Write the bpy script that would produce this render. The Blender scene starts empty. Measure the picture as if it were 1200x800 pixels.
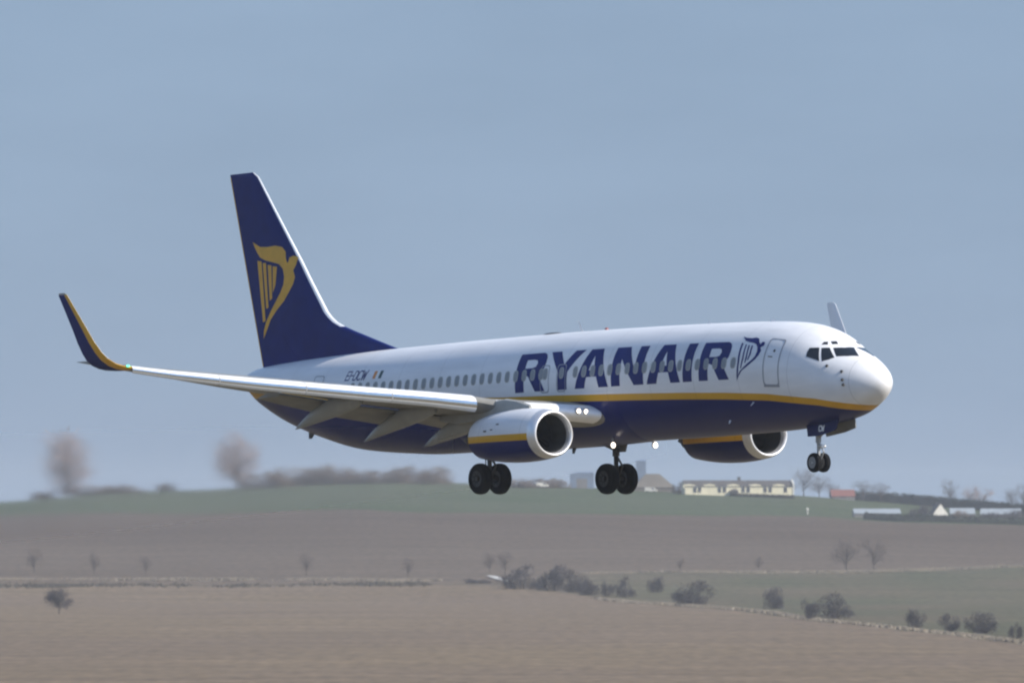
import bpy, bmesh, math, random, bisect
from mathutils import Vector, Matrix
from mathutils.geometry import tessellate_polygon
R_ = math.radians
scene = bpy.context.scene
COL = scene.collection

# ------------------------------------------------------------------ camera, sky, sun, exposure
FPX = 12996.35            # focal length in pixels of a 1200 px wide frame
HORIZON = 600.0           # image row of eye level in that frame
cam_d = bpy.data.cameras.new('camera')
cam = bpy.data.objects.new('camera', cam_d); COL.objects.link(cam)
cam_d.sensor_width = 36.0; cam_d.lens = FPX / 1200 * 36
cam_d.clip_start = 1.0; cam_d.clip_end = 60000
cam.rotation_euler = (math.pi / 2 + math.atan((HORIZON - 400) / FPX), 0, 0)
scene.camera = cam
cam_d.dof.use_dof = True; cam_d.dof.focus_distance = 400.0; cam_d.dof.aperture_fstop = 4.2

SUN_AZ, SUN_EL = 67.0, 35.0     # azimuth measured from straight behind the camera towards its right
sun_dir = Vector((math.sin(R_(SUN_AZ)) * math.cos(R_(SUN_EL)), -math.cos(R_(SUN_AZ)) * math.cos(R_(SUN_EL)), math.sin(R_(SUN_EL))))
sd = bpy.data.lights.new('sun', 'SUN'); so = bpy.data.objects.new('sun', sd); COL.objects.link(so)
sd.energy = 4.7; sd.angle = R_(0.53); sd.color = (1.0, .94, .85)
so.rotation_euler = sun_dir.to_track_quat('Z', 'Y').to_euler()
so.location = (200, -200, 300)

world = bpy.data.worlds.new('World'); scene.world = world; world.use_nodes = True
nt = world.node_tree; nt.nodes.clear()
sky = nt.nodes.new('ShaderNodeTexSky'); sky.sky_type = 'NISHITA'; sky.sun_disc = False
sky.sun_elevation = R_(SUN_EL)
# nishita: rotation 0 puts the sun at +Y, growing clockwise seen from above
sky.sun_rotation = math.atan2(sun_dir.x, sun_dir.y)
sky.altitude = 300; sky.air_density = 1.0; sky.dust_density = 0.6; sky.ozone_density = 1.8
SKY_S = 0.15; EXPO = 0.45
bg = nt.nodes.new('ShaderNodeBackground'); bg.inputs['Strength'].default_value = SKY_S
wo = nt.nodes.new('ShaderNodeOutputWorld')
# thick winter air near the horizon: a pale blue band that gives way to the clear sky above, with very thin streaks
wtc = nt.nodes.new('ShaderNodeTexCoord'); wsep = nt.nodes.new('ShaderNodeSeparateXYZ'); nt.links.new(wtc.outputs['Generated'], wsep.inputs[0])
wmr = nt.nodes.new('ShaderNodeMapRange'); wmr.interpolation_type = 'SMOOTHSTEP'
wmr.inputs['From Min'].default_value = .05; wmr.inputs['From Max'].default_value = .45; wmr.inputs['To Min'].default_value = .93; wmr.inputs['To Max'].default_value = 0
nt.links.new(wsep.outputs['Z'], wmr.inputs['Value'])
wmp = nt.nodes.new('ShaderNodeMapping'); wmp.inputs['Scale'].default_value = (26, 26, 95); wmp.inputs['Rotation'].default_value = (0, .3, 0)
wnz = nt.nodes.new('ShaderNodeTexNoise'); wnz.inputs['Scale'].default_value = 1.0; wnz.inputs['Detail'].default_value = 4
nt.links.new(wtc.outputs['Generated'], wmp.inputs[0]); nt.links.new(wmp.outputs[0], wnz.inputs['Vector'])
wcr = nt.nodes.new('ShaderNodeMix'); wcr.data_type = 'RGBA'
HB = tuple(c / 2 ** EXPO for c in (.226, .335, .515))
wcr.inputs[6].default_value = (*[c * .88 / SKY_S for c in HB], 1); wcr.inputs[7].default_value = (HB[0] * 1.17 / SKY_S, HB[1] * 1.13 / SKY_S, HB[2] * 1.09 / SKY_S, 1)
nt.links.new(wnz.outputs['Fac'], wcr.inputs['Factor'])
wmx = nt.nodes.new('ShaderNodeMix'); wmx.data_type = 'RGBA'
nt.links.new(wmr.outputs[0], wmx.inputs['Factor']); nt.links.new(sky.outputs[0], wmx.inputs[6]); nt.links.new(wcr.outputs[2], wmx.inputs[7])
nt.links.new(wmx.outputs[2], bg.inputs['Color']); nt.links.new(bg.outputs[0], wo.inputs['Surface'])

vs = scene.view_settings
vs.view_transform = 'Standard'; vs.look = 'None'; vs.exposure = EXPO; vs.gamma = 1.0; vs.use_curve_mapping = False
scene.cycles.max_bounces = 8; scene.cycles.volume_bounces = 1
scene.cycles.pixel_filter_type = 'BLACKMAN_HARRIS'; scene.cycles.filter_width = 2.2

# ------------------------------------------------------------------ helpers
class MB:
    def __init__(s): s.v = []; s.f = []; s.m = []; s.a = {}
    def add(s, vs_, fs_, m=0):
        o = len(s.v); s.v += [tuple(p) for p in vs_]
        for f in fs_: s.f.append(tuple(i + o for i in f)); s.m.append(m)
        return o
    def loft(s, rings, m=0, closed=True, cap0=False, cap1=False, mf=None):
        n = len(rings[0]); o = len(s.v)
        for r in rings: s.v += [tuple(p) for p in r]
        for i in range(len(rings) - 1):
            for j in range(n if closed else n - 1):
                k = (j + 1) % n
                s.f.append((o + i * n + j, o + i * n + k, o + (i + 1) * n + k, o + (i + 1) * n + j))
                s.m.append(mf(i, j) if mf else m)
        if cap0: s.f.append(tuple(o + j for j in reversed(range(n)))); s.m.append(m)
        if cap1: s.f.append(tuple(o + (len(rings) - 1) * n + j for j in range(n))); s.m.append(m)
    def box(s, lo, hi, m=0):
        x0, y0, z0 = lo; x1, y1, z1 = hi
        s.add([(x0,y0,z0),(x1,y0,z0),(x1,y1,z0),(x0,y1,z0),(x0,y0,z1),(x1,y0,z1),(x1,y1,z1),(x0,y1,z1)],
              [(3,2,1,0),(4,5,6,7),(0,1,5,4),(1,2,6,5),(2,3,7,6),(3,0,4,7)], m)
    def tube(s, pts, rad, n=10, m=0, caps=True):
        pts = [Vector(p) for p in pts]; rings = []
        rad = rad if isinstance(rad, (list, tuple)) else [rad] * len(pts)
        for i, p in enumerate(pts):
            t = (pts[min(i + 1, len(pts) - 1)] - pts[max(i - 1, 0)]).normalized()
            u = t.orthogonal().normalized() if i == 0 else (u - t * u.dot(t)).normalized()
            w = t.cross(u)
            rings.append([p + (u * math.cos(2 * math.pi * k / n) + w * math.sin(2 * math.pi * k / n)) * rad[i] for k in range(n)])
        s.loft(rings, m, True, caps, caps)
    def build(s, name, mats, parent=None, smooth=True, ang=35, off=None, mirror=False):
        v = s.v
        if off: v = [(p[0] - off[0], p[1] - off[1], p[2] - off[2]) for p in v]
        f = s.f
        if mirror: v = [(p[0], -p[1], p[2]) for p in v]; f = [tuple(reversed(q)) for q in f]
        me = bpy.data.meshes.new(name); me.from_pydata(v, [], f)
        if not isinstance(mats, (list, tuple)): mats = [mats]
        for m in mats: me.materials.append(m)
        me.polygons.foreach_set('material_index', s.m)
        for k, vals in s.a.items():
            at = me.attributes.new(k, 'FLOAT', 'POINT'); at.data.foreach_set('value', vals)
        bm = bmesh.new(); bm.from_mesh(me); bmesh.ops.recalc_face_normals(bm, faces=bm.faces); bm.to_mesh(me); bm.free()
        if smooth:
            me.polygons.foreach_set('use_smooth', [True] * len(me.polygons)); me.set_sharp_from_angle(angle=R_(ang))
        me.update()
        o = bpy.data.objects.new(name, me); COL.objects.link(o)
        if parent: o.parent = parent
        return o

def tag(o, label=None, cat=None, group=None, kind=None):
    for k, val in (('label', label), ('category', cat), ('group', group), ('kind', kind)):
        if val: o[k] = val
    return o
def empty(name, loc, label, cat, group=None):
    o = bpy.data.objects.new(name, None); COL.objects.link(o); o.location = loc
    return tag(o, label, cat, group)

def mat(name, col, rough=.5, metal=0.0, var=0.0, scale=3.0, coat=0.0, emit=None, estr=0, bump=0.0, spec=.5, stretch=(1,1,1), objrand=0.0):
    m = bpy.data.materials.new(name); m.use_nodes = True
    n = m.node_tree.nodes; l = m.node_tree.links; b = n['Principled BSDF']
    b.inputs['Base Color'].default_value = (*col, 1); b.inputs['Roughness'].default_value = rough
    b.inputs['Metallic'].default_value = metal; b.inputs['Coat Weight'].default_value = coat
    b.inputs['Specular IOR Level'].default_value = spec
    if emit: b.inputs['Emission Color'].default_value = (*emit, 1); b.inputs['Emission Strength'].default_value = estr
    if var > 0 or bump > 0:
        tc = n.new('ShaderNodeTexCoord'); mp = n.new('ShaderNodeMapping'); mp.inputs['Scale'].default_value = stretch
        nz = n.new('ShaderNodeTexNoise'); nz.inputs['Scale'].default_value = scale; nz.inputs['Detail'].default_value = 6
        l.new(tc.outputs['Object'], mp.inputs[0]); l.new(mp.outputs[0], nz.inputs['Vector'])
        if var > 0:
            mr = n.new('ShaderNodeMapRange'); mr.inputs['From Min'].default_value = .25; mr.inputs['From Max'].default_value = .75
            mr.inputs['To Min'].default_value = 1 - var; mr.inputs['To Max'].default_value = 1 + var
            l.new(nz.outputs['Fac'], mr.inputs['Value'])
            mx = n.new('ShaderNodeMix'); mx.data_type = 'RGBA'; mx.blend_type = 'MULTIPLY'; mx.inputs['Factor'].default_value = 1
            mx.inputs[6].default_value = (*col, 1); l.new(mr.outputs[0], mx.inputs[7]); l.new(mx.outputs[2], b.inputs['Base Color'])
        if bump > 0:
            bp = n.new('ShaderNodeBump'); bp.inputs['Strength'].default_value = bump; bp.inputs['Distance'].default_value = .02
            l.new(nz.outputs['Fac'], bp.inputs['Height']); l.new(bp.outputs[0], b.inputs['Normal'])
    return m

WHITE = (.78, .78, .79); YELLOW = (.66, .35, .018); NAVY = (.005, .011, .112)
def livery(name, y0, y1, rough=.32):
    """paint in three bands split by the mesh attribute 'band' (metres above the stripe's lower edge)"""
    m = bpy.data.materials.new(name); m.use_nodes = True
    n = m.node_tree.nodes; l = m.node_tree.links; b = n['Principled BSDF']
    at = n.new('ShaderNodeAttribute'); at.attribute_name = 'band'
    def gt(t):
        g = n.new('ShaderNodeMath'); g.operation = 'GREATER_THAN'; g.inputs[1].default_value = t
        l.new(at.outputs['Fac'], g.inputs[0]); return g
    def mix(f, a, c):
        x = n.new('ShaderNodeMix'); x.data_type = 'RGBA'
        l.new(f, x.inputs['Factor'])
        for s, val in ((6, a), (7, c)):
            if isinstance(val, tuple): x.inputs[s].default_value = (*val, 1)
            else: l.new(val, x.inputs[s])
        return x.outputs[2]
    c = mix(gt(y1).outputs[0], mix(gt(y0).outputs[0], NAVY, YELLOW), WHITE)
    tc = n.new('ShaderNodeTexCoord'); mp = n.new('ShaderNodeMapping'); mp.inputs['Scale'].default_value = (.35, 2.2, 2.2)
    nz = n.new('ShaderNodeTexNoise'); nz.inputs['Scale'].default_value = 1.2; nz.inputs['Detail'].default_value = 7
    l.new(tc.outputs['Object'], mp.inputs[0]); l.new(mp.outputs[0], nz.inputs['Vector'])
    mr = n.new('ShaderNodeMapRange'); mr.inputs['From Min'].default_value = .3; mr.inputs['From Max'].default_value = .7
    mr.inputs['To Min'].default_value = .86; mr.inputs['To Max'].default_value = 1.0; l.new(nz.outputs['Fac'], mr.inputs['Value'])
    # faint skin joints every 1.27 m along the body
    sx = n.new('ShaderNodeSeparateXYZ'); l.new(tc.outputs['Object'], sx.inputs[0])
    fr = n.new('ShaderNodeMath'); fr.operation = 'FRACT'; dv = n.new('ShaderNodeMath'); dv.operation = 'DIVIDE'; dv.inputs[1].default_value = 2.54
    sh = n.new('ShaderNodeMath'); sh.inputs[1].default_value = 16.9; l.new(sx.outputs['X'], sh.inputs[0]); l.new(sh.outputs[0], dv.inputs[0]); l.new(dv.outputs[0], fr.inputs[0])
    lt = n.new('ShaderNodeMath'); lt.operation = 'LESS_THAN'; lt.inputs[1].default_value = .008; l.new(fr.outputs[0], lt.inputs[0])
    jm = n.new('ShaderNodeMapRange'); jm.inputs['To Min'].default_value = 1; jm.inputs['To Max'].default_value = .72; l.new(lt.outputs[0], jm.inputs['Value'])
    ml = n.new('ShaderNodeMath'); ml.operation = 'MULTIPLY'; l.new(mr.outputs[0], ml.inputs[0]); l.new(jm.outputs[0], ml.inputs[1])
    mx = n.new('ShaderNodeMix'); mx.data_type = 'RGBA'; mx.blend_type = 'MULTIPLY'; mx.inputs['Factor'].default_value = 1
    l.new(c, mx.inputs[6]); l.new(ml.outputs[0], mx.inputs[7]); l.new(mx.outputs[2], b.inputs['Base Color'])
    b.inputs['Roughness'].default_value = rough; b.inputs['Specular IOR Level'].default_value = .2; b.inputs['Coat Weight'].default_value = .02; b.inputs['Coat Roughness'].default_value = .2
    return m

M = dict(
    white=mat('white_paint', WHITE, .35, var=.04, scale=2, coat=.2),
    navy=mat('navy_paint', (.004, .015, .13), .5, var=.15, scale=2, spec=.15),
    yellow=mat('yellow_paint', YELLOW, .4, var=.1, scale=3),
    grey=mat('grey_paint', (.31, .31, .29), .45, var=.12, scale=2.5),
    under=mat('wing_grey', (.23, .222, .20), .5, var=.25, scale=1.5),
    alu=mat('bright_aluminium', (.80, .81, .83), .14, 1.0, var=.05, scale=4),
    satin=mat('satin_aluminium', (.86, .86, .86), .5, .3, var=.05, scale=4),
    lip=mat('polished_lip', (.74, .74, .75), .42, .7, var=.05, scale=5),
    duct=mat('inlet_duct', (.035, .037, .038), .6, var=.1),
    fan=mat('fan_titanium', (.05, .052, .056), .4, .7),
    dark=mat('dark_metal', (.06, .058, .055), .5, .4, var=.2),
    steel=mat('gear_steel', (.40, .40, .40), .4, .3, var=.15),
    tyre=mat('tyre_rubber', (.006, .006, .007), .85, var=.2, scale=6, spec=.15),
    hub=mat('wheel_hub', (.03, .03, .03), .6, .3),
    hubn=mat('nose_wheel_hub', (.22, .22, .22), .5, .2),
    glass=mat('dark_glass', (.012, .016, .022), .12, spec=.6),
    pane=mat('cabin_pane', (.20, .215, .23), .3),
    seam=mat('door_seam', (.27, .28, .31), .6),
    orange=mat('flag_orange', (.62, .22, .03), .5), flagw=mat('flag_white', (.75, .75, .72), .5), flagg=mat('flag_green', (.02, .06, .05), .5),
    lamp=mat('landing_lamp', (.9, .9, .9), .3, emit=(1, .86, .70), estr=3),
    green=mat('green_navigation_lamp', (.05, .5, .3), .3, emit=(.1, 1, .5), estr=2.5),
    inner=mat('winglet_inner_face', (.76, .77, .79), .45),
    door=mat('navy_door_paint', (.008, .011, .075), .5, var=.1, spec=.15),
    red=mat('red_beacon', (.22, .05, .045), .4),
)
LIV = livery('fuselage_livery', 0.0, 0.24)
LIVN = livery('nacelle_livery', 0.0, 0.24, .28)

# fuselage sections
_NT=[(k/20)**2 for k in range(19)]
# X, ztop, zbot, halfwidth, frac of max width height
FS=[(.13+1.77*t,2.70+1.30*(.62*t**.5+.38*t**.75),2.70-1.12*t**.50,1.28*(.9*t**.5+.1*t),.5-.02*t) for t in _NT]+[
(1.9,4.00,1.58,1.28,.48),
(2.4,4.30,1.48,1.42,.49),(2.9,4.57,1.41,1.53,.50),(3.5,4.79,1.36,1.64,.51),(4.3,4.97,1.31,1.74,.52),(5.2,5.07,1.27,1.81,.53),(6.2,5.13,1.25,1.86,.53),(7.5,5.19,1.24,1.88,.53),(9,5.24,1.24,1.88,.53),
(12.7,5.33,1.26,1.88,.53),(19,5.41,1.31,1.88,.53),(24,5.42,1.35,1.88,.53),(26.2,5.41,1.38,1.88,.53),(28.4,5.40,1.51,1.83,.53),(31,5.37,1.76,1.64,.54),(33.5,5.32,2.3,1.32,.55),(35.6,5.25,2.93,.97,.56),(37,5.18,3.5,.70,.56),(37.8,5.10,3.9,.50,.56),(38.25,5.0,4.22,.36,.55)]
def _pchip(xs,ys):
    n=len(xs);h=[xs[i+1]-xs[i] for i in range(n-1)];d=[(ys[i+1]-ys[i])/h[i] for i in range(n-1)]
    m=[0]*n;m[0]=d[0];m[-1]=d[-1]
    for i in range(1,n-1):
        if d[i-1]*d[i]<=0: m[i]=0
        else:
            w1=2*h[i]+h[i-1];w2=h[i]+2*h[i-1];m[i]=(w1+w2)/(w1/d[i-1]+w2/d[i])
    def f(x):
        i=min(max(bisect.bisect_right(xs,x)-1,0),n-2);t=(x-xs[i])/h[i]
        return ((1+2*t)*(1-t)**2*ys[i]+t*(1-t)**2*h[i]*m[i]+t*t*(3-2*t)*ys[i+1]+t*t*(t-1)*h[i]*m[i+1])
    return f
_X=[r[0] for r in FS]
f_zt,f_zb,f_w,f_k=[_pchip(_X,[r[i] for r in FS]) for i in (1,2,3,4)]
def sec(X):
    zt,zb=f_zt(X),f_zb(X);return zt,zb,zb+(zt-zb)*f_k(X),f_w(X)
def fus(X,a,off=0.0):
    """a: angle from top (0) to starboard (pi/2) to bottom (pi)"""
    zt,zb,zc,w=sec(X);c,s=math.cos(a),math.sin(a)
    h=(zt-zc) if c>=0 else (zc-zb)
    y=w*s;z=zc+h*c
    # outward normal in section
    ny=s/max(w,1e-6);nz=c/max(h,1e-6);l=math.hypot(ny,nz) or 1
    return (X,y+off*ny/l,z+off*nz/l)
HARP_BODY= [(6.463, 45.16), (6.2, 47.49), (5.909, 48.07), (5.702, 47.08), (5.503, 48.86), (5.384, 54.01), (5.263, 56.95), (5.249, 55.01), (5.207, 53.41), (5.081, 53.96), (5.041, 57.84), (5.104, 59.76), (5.187, 61.08), (5.091, 65.21), (5.151, 70.44), (5.291, 75.43), (5.523, 80.19), (5.735, 84.02), (5.96, 87.77), (6.124, 92.77), (6.289, 98.5), (6.205, 93.4), (6.076, 88.45), (5.888, 84.2), (5.677, 79.74), (5.476, 75.82), (5.341, 71.74), (5.298, 66.08), (5.361, 60.69), (5.508, 56.52), (5.671, 54.91), (5.928, 53.79), (6.174, 51.66)]
HARP_STRINGS= [[(6.321, 54.55), (6.224, 54.99), (6.186, 63.83), (6.133, 77.27), (6.156, 89.95), (6.258, 96.15), (6.224, 78.81), (6.282, 63.77)], [(6.062, 56.61), (5.987, 57.23), (5.925, 74.18), (5.987, 84.59), (6.047, 85.64), (6.005, 72.47)], [(5.884, 57.66), (5.803, 58.27), (5.747, 74.31), (5.794, 79.16), (5.848, 79.12), (5.829, 70.93)], [(5.709, 58.32), (5.625, 58.74), (5.587, 69.4), (5.664, 76.02), (5.723, 76.3), (5.671, 69.35)]]
FIN_HARP= [(37.916, 9.876), (37.405, 9.664), (36.888, 9.632), (36.37, 9.651), (35.943, 9.574), (35.727, 9.392), (35.704, 9.141), (35.626, 8.956), (35.538, 9.011), (35.497, 9.148), (35.271, 9.214), (35.017, 9.149), (35.098, 8.855), (35.244, 8.664), (35.135, 8.408), (35.232, 8.165), (35.501, 7.882), (35.859, 7.553), (36.39, 7.234), (36.835, 6.909), (37.109, 6.574), (37.418, 6.221), (37.37, 6.519), (37.184, 6.829), (36.822, 7.208), (36.463, 7.538), (36.104, 7.867), (35.885, 8.153), (35.82, 8.449), (35.893, 8.753), (36.142, 8.947), (36.569, 9.043), (37.082, 9.144), (37.423, 9.264), (37.622, 9.457), (37.786, 9.667)]
FIN_STRINGS= [[(37.635, 9.157), (37.343, 9.119), (37.216, 6.88), (37.408, 6.841)], [(37.259, 9.054), (37.035, 9.041), (36.97, 7.367), (37.127, 7.326)], [(36.918, 8.964), (36.66, 8.928), (36.68, 7.7), (36.856, 7.61)], [(36.576, 8.893), (36.284, 8.856), (36.417, 8.184), (36.619, 7.896)]]
CKPT= [[(2.897, 63.08), (2.928, 56.87), (2.924, 50.24), (2.584, 43.24), (2.327, 61.81), (2.447, 61.9)], [(2.518, 42.0), (2.282, 34.4), (1.881, 45.02), (2.028, 52.7), (2.236, 60.11)], [(2.189, 31.23), (1.956, 16.99), (1.859, 1.74), (1.236, 18.43), (1.526, 33.08), (1.847, 42.0)]]
EYEB= [[(2.609, 37.46), (2.623, 31.55), (2.522, 27.1), (2.43, 31.7)], [(2.477, 24.05), (2.365, 16.63), (2.216, 19.31), (2.327, 26.57)]]

# ------------------------------------------------------------------ the airliner
# airframe coordinates: X metres aft of the nose, Y metres to starboard, Z metres up
OFF = (18.0, 0.0, 3.0)
air = empty('airliner', (0, 0, 0), 'white, navy and yellow twin engine airliner flying low with its wheels down', 'airplane')
_rot = (Matrix.Rotation(-math.atan(77.4384 / FPX), 4, 'Z') @ Matrix.Rotation(math.atan((HORIZON - 467.0245) / FPX), 4, 'X') @
        Matrix.Rotation(R_(126.96944), 4, 'Z') @ Matrix.Rotation(R_(2.87748), 4, 'Y') @ Matrix.Rotation(R_(.26189), 4, 'X'))
DIST = 400.0
air.matrix_world = Matrix.Translation((77.4384 / FPX * DIST, DIST, (HORIZON - 467.0245) / FPX * DIST)) @ _rot

def lin(tab, x):
    xs = [t[0] for t in tab]
    if x <= xs[0]: return tab[0][1]
    if x >= xs[-1]: return tab[-1][1]
    i = bisect.bisect_right(xs, x) - 1; t = (x - xs[i]) / (xs[i + 1] - xs[i])
    return tab[i][1] * (1 - t) + tab[i + 1][1] * t
STRIPE_Z = [(0, 1.52), (.4, 1.58), (1.31, 1.74), (2.55, 1.98), (4.89, 2.27), (7.15, 2.42), (9.55, 2.54), (12.5, 2.66), (16.5, 2.80), (20, 2.90), (25, 3.12), (30, 3.5), (34, 3.80), (36.5, 3.88), (38.3, 4.05)]

# fuselage
NA = 72
def xstations():
    xs = [FS[i][0] for i in range(1, 19)]
    while xs[-1] < 4: xs.append(xs[-1] + .12)
    while xs[-1] < 37.7: xs.append(min(xs[-1] + .38, 37.75))
    return xs + [38.0, 38.25]
fb = MB(); rings = []; band = []
for X in xstations():
    r = [fus(X, 2 * math.pi * j / NA) for j in range(NA)]
    rings.append(r); band += [p[2] - lin(STRIPE_Z, X) for p in r]
fb.loft(rings, 0, True, True, True); fb.a['band'] = band
fuselage = fb.build('fuselage', LIV, air, off=OFF, ang=60)
ap = MB(); cs = [fus(38.25, 2 * math.pi * j / 24) for j in range(24)]
cz = sum(p[2] for p in cs) / 24
ap.loft([[(38.25 + dx, p[1] * k, cz + (p[2] - cz) * k) for p in cs] for dx, k in ((-.02, .95), (.1, .8), (.12, .6), (-.1, .55))], 0, True, False, True)
ap.build('exhaust_outlet', M['dark'], fuselage, off=OFF)

# decals and fittings that follow the skin
def patch2d(loops, step_x, step_a, fn, mb, m=0):
    """loops of (x, a) -> tessellated, cut into a grid, mapped by fn"""
    vv = [[Vector((p[0], p[1], 0)) for p in lp] for lp in loops]
    tri = tessellate_polygon(vv); flat = [p for lp in vv for p in lp]
    bm = bmesh.new(); bv = [bm.verts.new(p) for p in flat]
    for t in tri:
        try: bm.faces.new([bv[i] for i in t])
        except ValueError: pass
    x0 = min(p.x for p in flat); x1 = max(p.x for p in flat); a0 = min(p.y for p in flat); a1 = max(p.y for p in flat)
    for lo, hi, st, no in ((x0, x1, step_x, (1, 0, 0)), (a0, a1, step_a, (0, 1, 0))):
        k = math.floor(lo / st) + 1
        while k * st < hi:
            co = (k * st, 0, 0) if no[0] else (0, k * st, 0)
            bmesh.ops.bisect_plane(bm, geom=bm.verts[:] + bm.edges[:] + bm.faces[:], plane_co=co, plane_no=no); k += 1
    bm.verts.index_update()
    mb.add([fn(v.co.x, v.co.y) for v in bm.verts], [[v.index for v in f.verts] for f in bm.faces], m); bm.free()
def skin(off): return lambda x, a: fus(x, R_(a), off)
def rrect(x0, x1, a0, a1, rx, ra, n=4):
    out = []
    for cx, ca, s in ((x1 - rx, a1 - ra, 0), (x0 + rx, a1 - ra, 90), (x0 + rx, a0 + ra, 180), (x1 - rx, a0 + ra, 270)):
        for k in range(n + 1):
            t = R_(s + 90 * k / n); out.append((cx + rx * math.cos(t), ca + ra * math.sin(t)))
    return out

# wordmark: letters are upright on the skin; (forward metres, height 0..1)
def letter(lps, xo): return [[(xo - q, 96.0 - 43.2 * h) for q, h in lp] for lp in lps]
S_ = .52
def glyph_R(w):
    return [[(0, 0), (S_, 0), (S_, .40), (.62, .40), (.78, .36), (w - .58, 0), (w, 0), (w - .38, .40), (w - .2, .46), (w - .08, .57), (w - .05, .72), (w - .09, .86), (w - .2, .95), (w - .38, 1), (0, 1)],
            [(S_, .58), (S_, .81), (.95, .81), (w - .62, .78), (w - .56, .70), (w - .62, .61), (.95, .58)]]
LET = [
    (glyph_R(1.76), 19.27),
    ([[(0, 1), (.60, 1), (1.04, .62), (1.46, 1), (2.05, 1), (1.30, .42), (1.28, 0), (.74, 0), (.74, .42)]], 17.46),
    ([[(0, 0), (.57, 0), (.70, .255), (1.28, .255), (1.41, 0), (1.98, 0), (1.36, 1), (.63, 1)], [(.82, .42), (1.0, .80), (1.17, .42)]], 15.70),
    ([[(0, 0), (.52, 0), (.52, .66), (1.33, 0), (1.90, 0), (1.90, 1), (1.38, 1), (1.38, .36), (.80, 1), (0, 1)]], 13.54),
    ([[(0, 0), (.57, 0), (.70, .255), (1.26, .255), (1.39, 0), (1.95, 0), (1.34, 1), (.63, 1)], [(.82, .42), (.99, .80), (1.15, .42)]], 11.45),
    ([[(0, 0), (.53, 0), (.53, 1), (0, 1)]], 9.34),
    (glyph_R(1.72), 8.41)]
wm = MB()
for lps, xo in LET: patch2d(letter(lps, xo), .5, 4, skin(.004), wm)
wm.build('painted_wordmark', M['navy'], fuselage, off=OFF)
hm = MB()
for lp in [HARP_BODY] + HARP_STRINGS: patch2d([lp], .4, 4, skin(.004), hm)
hm.build('painted_harp', M['navy'], fuselage, off=OFF)

# registration, in strokes
STROKES = {'E': [((.6, 0), (0, 0)), ((0, 0), (0, 1)), ((0, 1), (.6, 1)), ((0, .5), (.5, .5))], 'I': [((0, 0), (0, 1))], '-': [((0, .5), (.4, .5))],
           'D': [((0, 0), (0, 1)), ((0, 1), (.45, 1)), ((.45, 1), (.65, .75)), ((.65, .75), (.65, .25)), ((.65, .25), (.45, 0)), ((.45, 0), (0, 0))],
           'C': [((.65, .9), (.5, 1)), ((.5, 1), (.15, 1)), ((.15, 1), (0, .8)), ((0, .8), (0, .2)), ((0, .2), (.15, 0)), ((.15, 0), (.5, 0)), ((.5, 0), (.65, .1))],
           'W': [((0, 1), (.2, 0)), ((.2, 0), (.42, .8)), ((.42, .8), (.64, 0)), ((.64, 0), (.84, 1))]}
ADV = {'E': .8, 'I': .2, '-': .6, 'D': .85, 'C': .85, 'W': 1.0}
def text_quads(word, h, w, slant=.22):
    q = 0; out = []
    for ch in word:
        for (ax, ay), (bx, by) in STROKES[ch]:
            A = Vector(((q + ax + slant * ay) * h, ay * h)); B = Vector(((q + bx + slant * by) * h, by * h))
            d = (B - A).normalized(); nrm = Vector((-d.y, d.x)) * w / 2; A = A - d * w / 2; B = B + d * w / 2
            out.append([A - nrm, B - nrm, B + nrm, A + nrm])
        q += ADV[ch]
    return out, q * h
rg = MB(); quads, wtot = text_quads('EI-DCW', .34, .045)
for i, qd in enumerate(quads):
    patch2d([[(30.12 - p.x * 1.42 / wtot, 68.9 - p.y / 1.75 * 57.3 * 1.05 + .0) for p in qd]], .4, 4, skin(.004 + .0004 * i), rg)
rg.build('painted_registration', M['navy'], fuselage, off=OFF)
fl = MB()
for k, xx in enumerate((28.27, 28.08, 27.89)):
    patch2d([[(xx, 68.4), (xx - .19, 68.4), (xx - .22, 58.6), (xx - .03, 58.6)]], .4, 4, skin(.004), fl, k)
fl.build('painted_flag', [M['orange'], M['flagw'], M['flagg']], fuselage, off=OFF)

# cabin windows
wx = [6.47 + .5115 * k for k in range(46)]
for k, X in enumerate(wx):
    if k == 21: X = 17.48
    if k == 20: X = 16.50
    if k == 19: continue
    b = MB(); patch2d([rrect(X - .112, X + .112, 73.4, 83.8, .09, 3.6)], .3, 4, skin(.005), b, 0)
    ring_o = rrect(X - .145, X + .145, 72.3, 84.9, .11, 4.2); ring_i = rrect(X - .112, X + .112, 73.4, 83.8, .09, 3.6)
    n = len(ring_o)
    b.add([fus(x, R_(a), .006) for x, a in ring_o] + [fus(x, R_(a), .009) for x, a in ring_i], [(i, (i + 1) % n, n + (i + 1) % n, n + i) for i in range(n)], 1)
    b.build('cabin_window', [M['pane'], M['grey']], fuselage, off=OFF)
# cockpit glazing, both sides
for side in (1, -1):
    for lp in CKPT:
        b = MB(); patch2d([[(x, a * side) for x, a in lp]], .15, 5, skin(.006), b); b.build('cockpit_window', M['glass'], fuselage, off=OFF)
    for lp in EYEB:
        b = MB(); patch2d([[(x, a * side) for x, a in lp]], .15, 5, skin(.006), b); b.build('eyebrow_window', M['glass'], fuselage, off=OFF)

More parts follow.
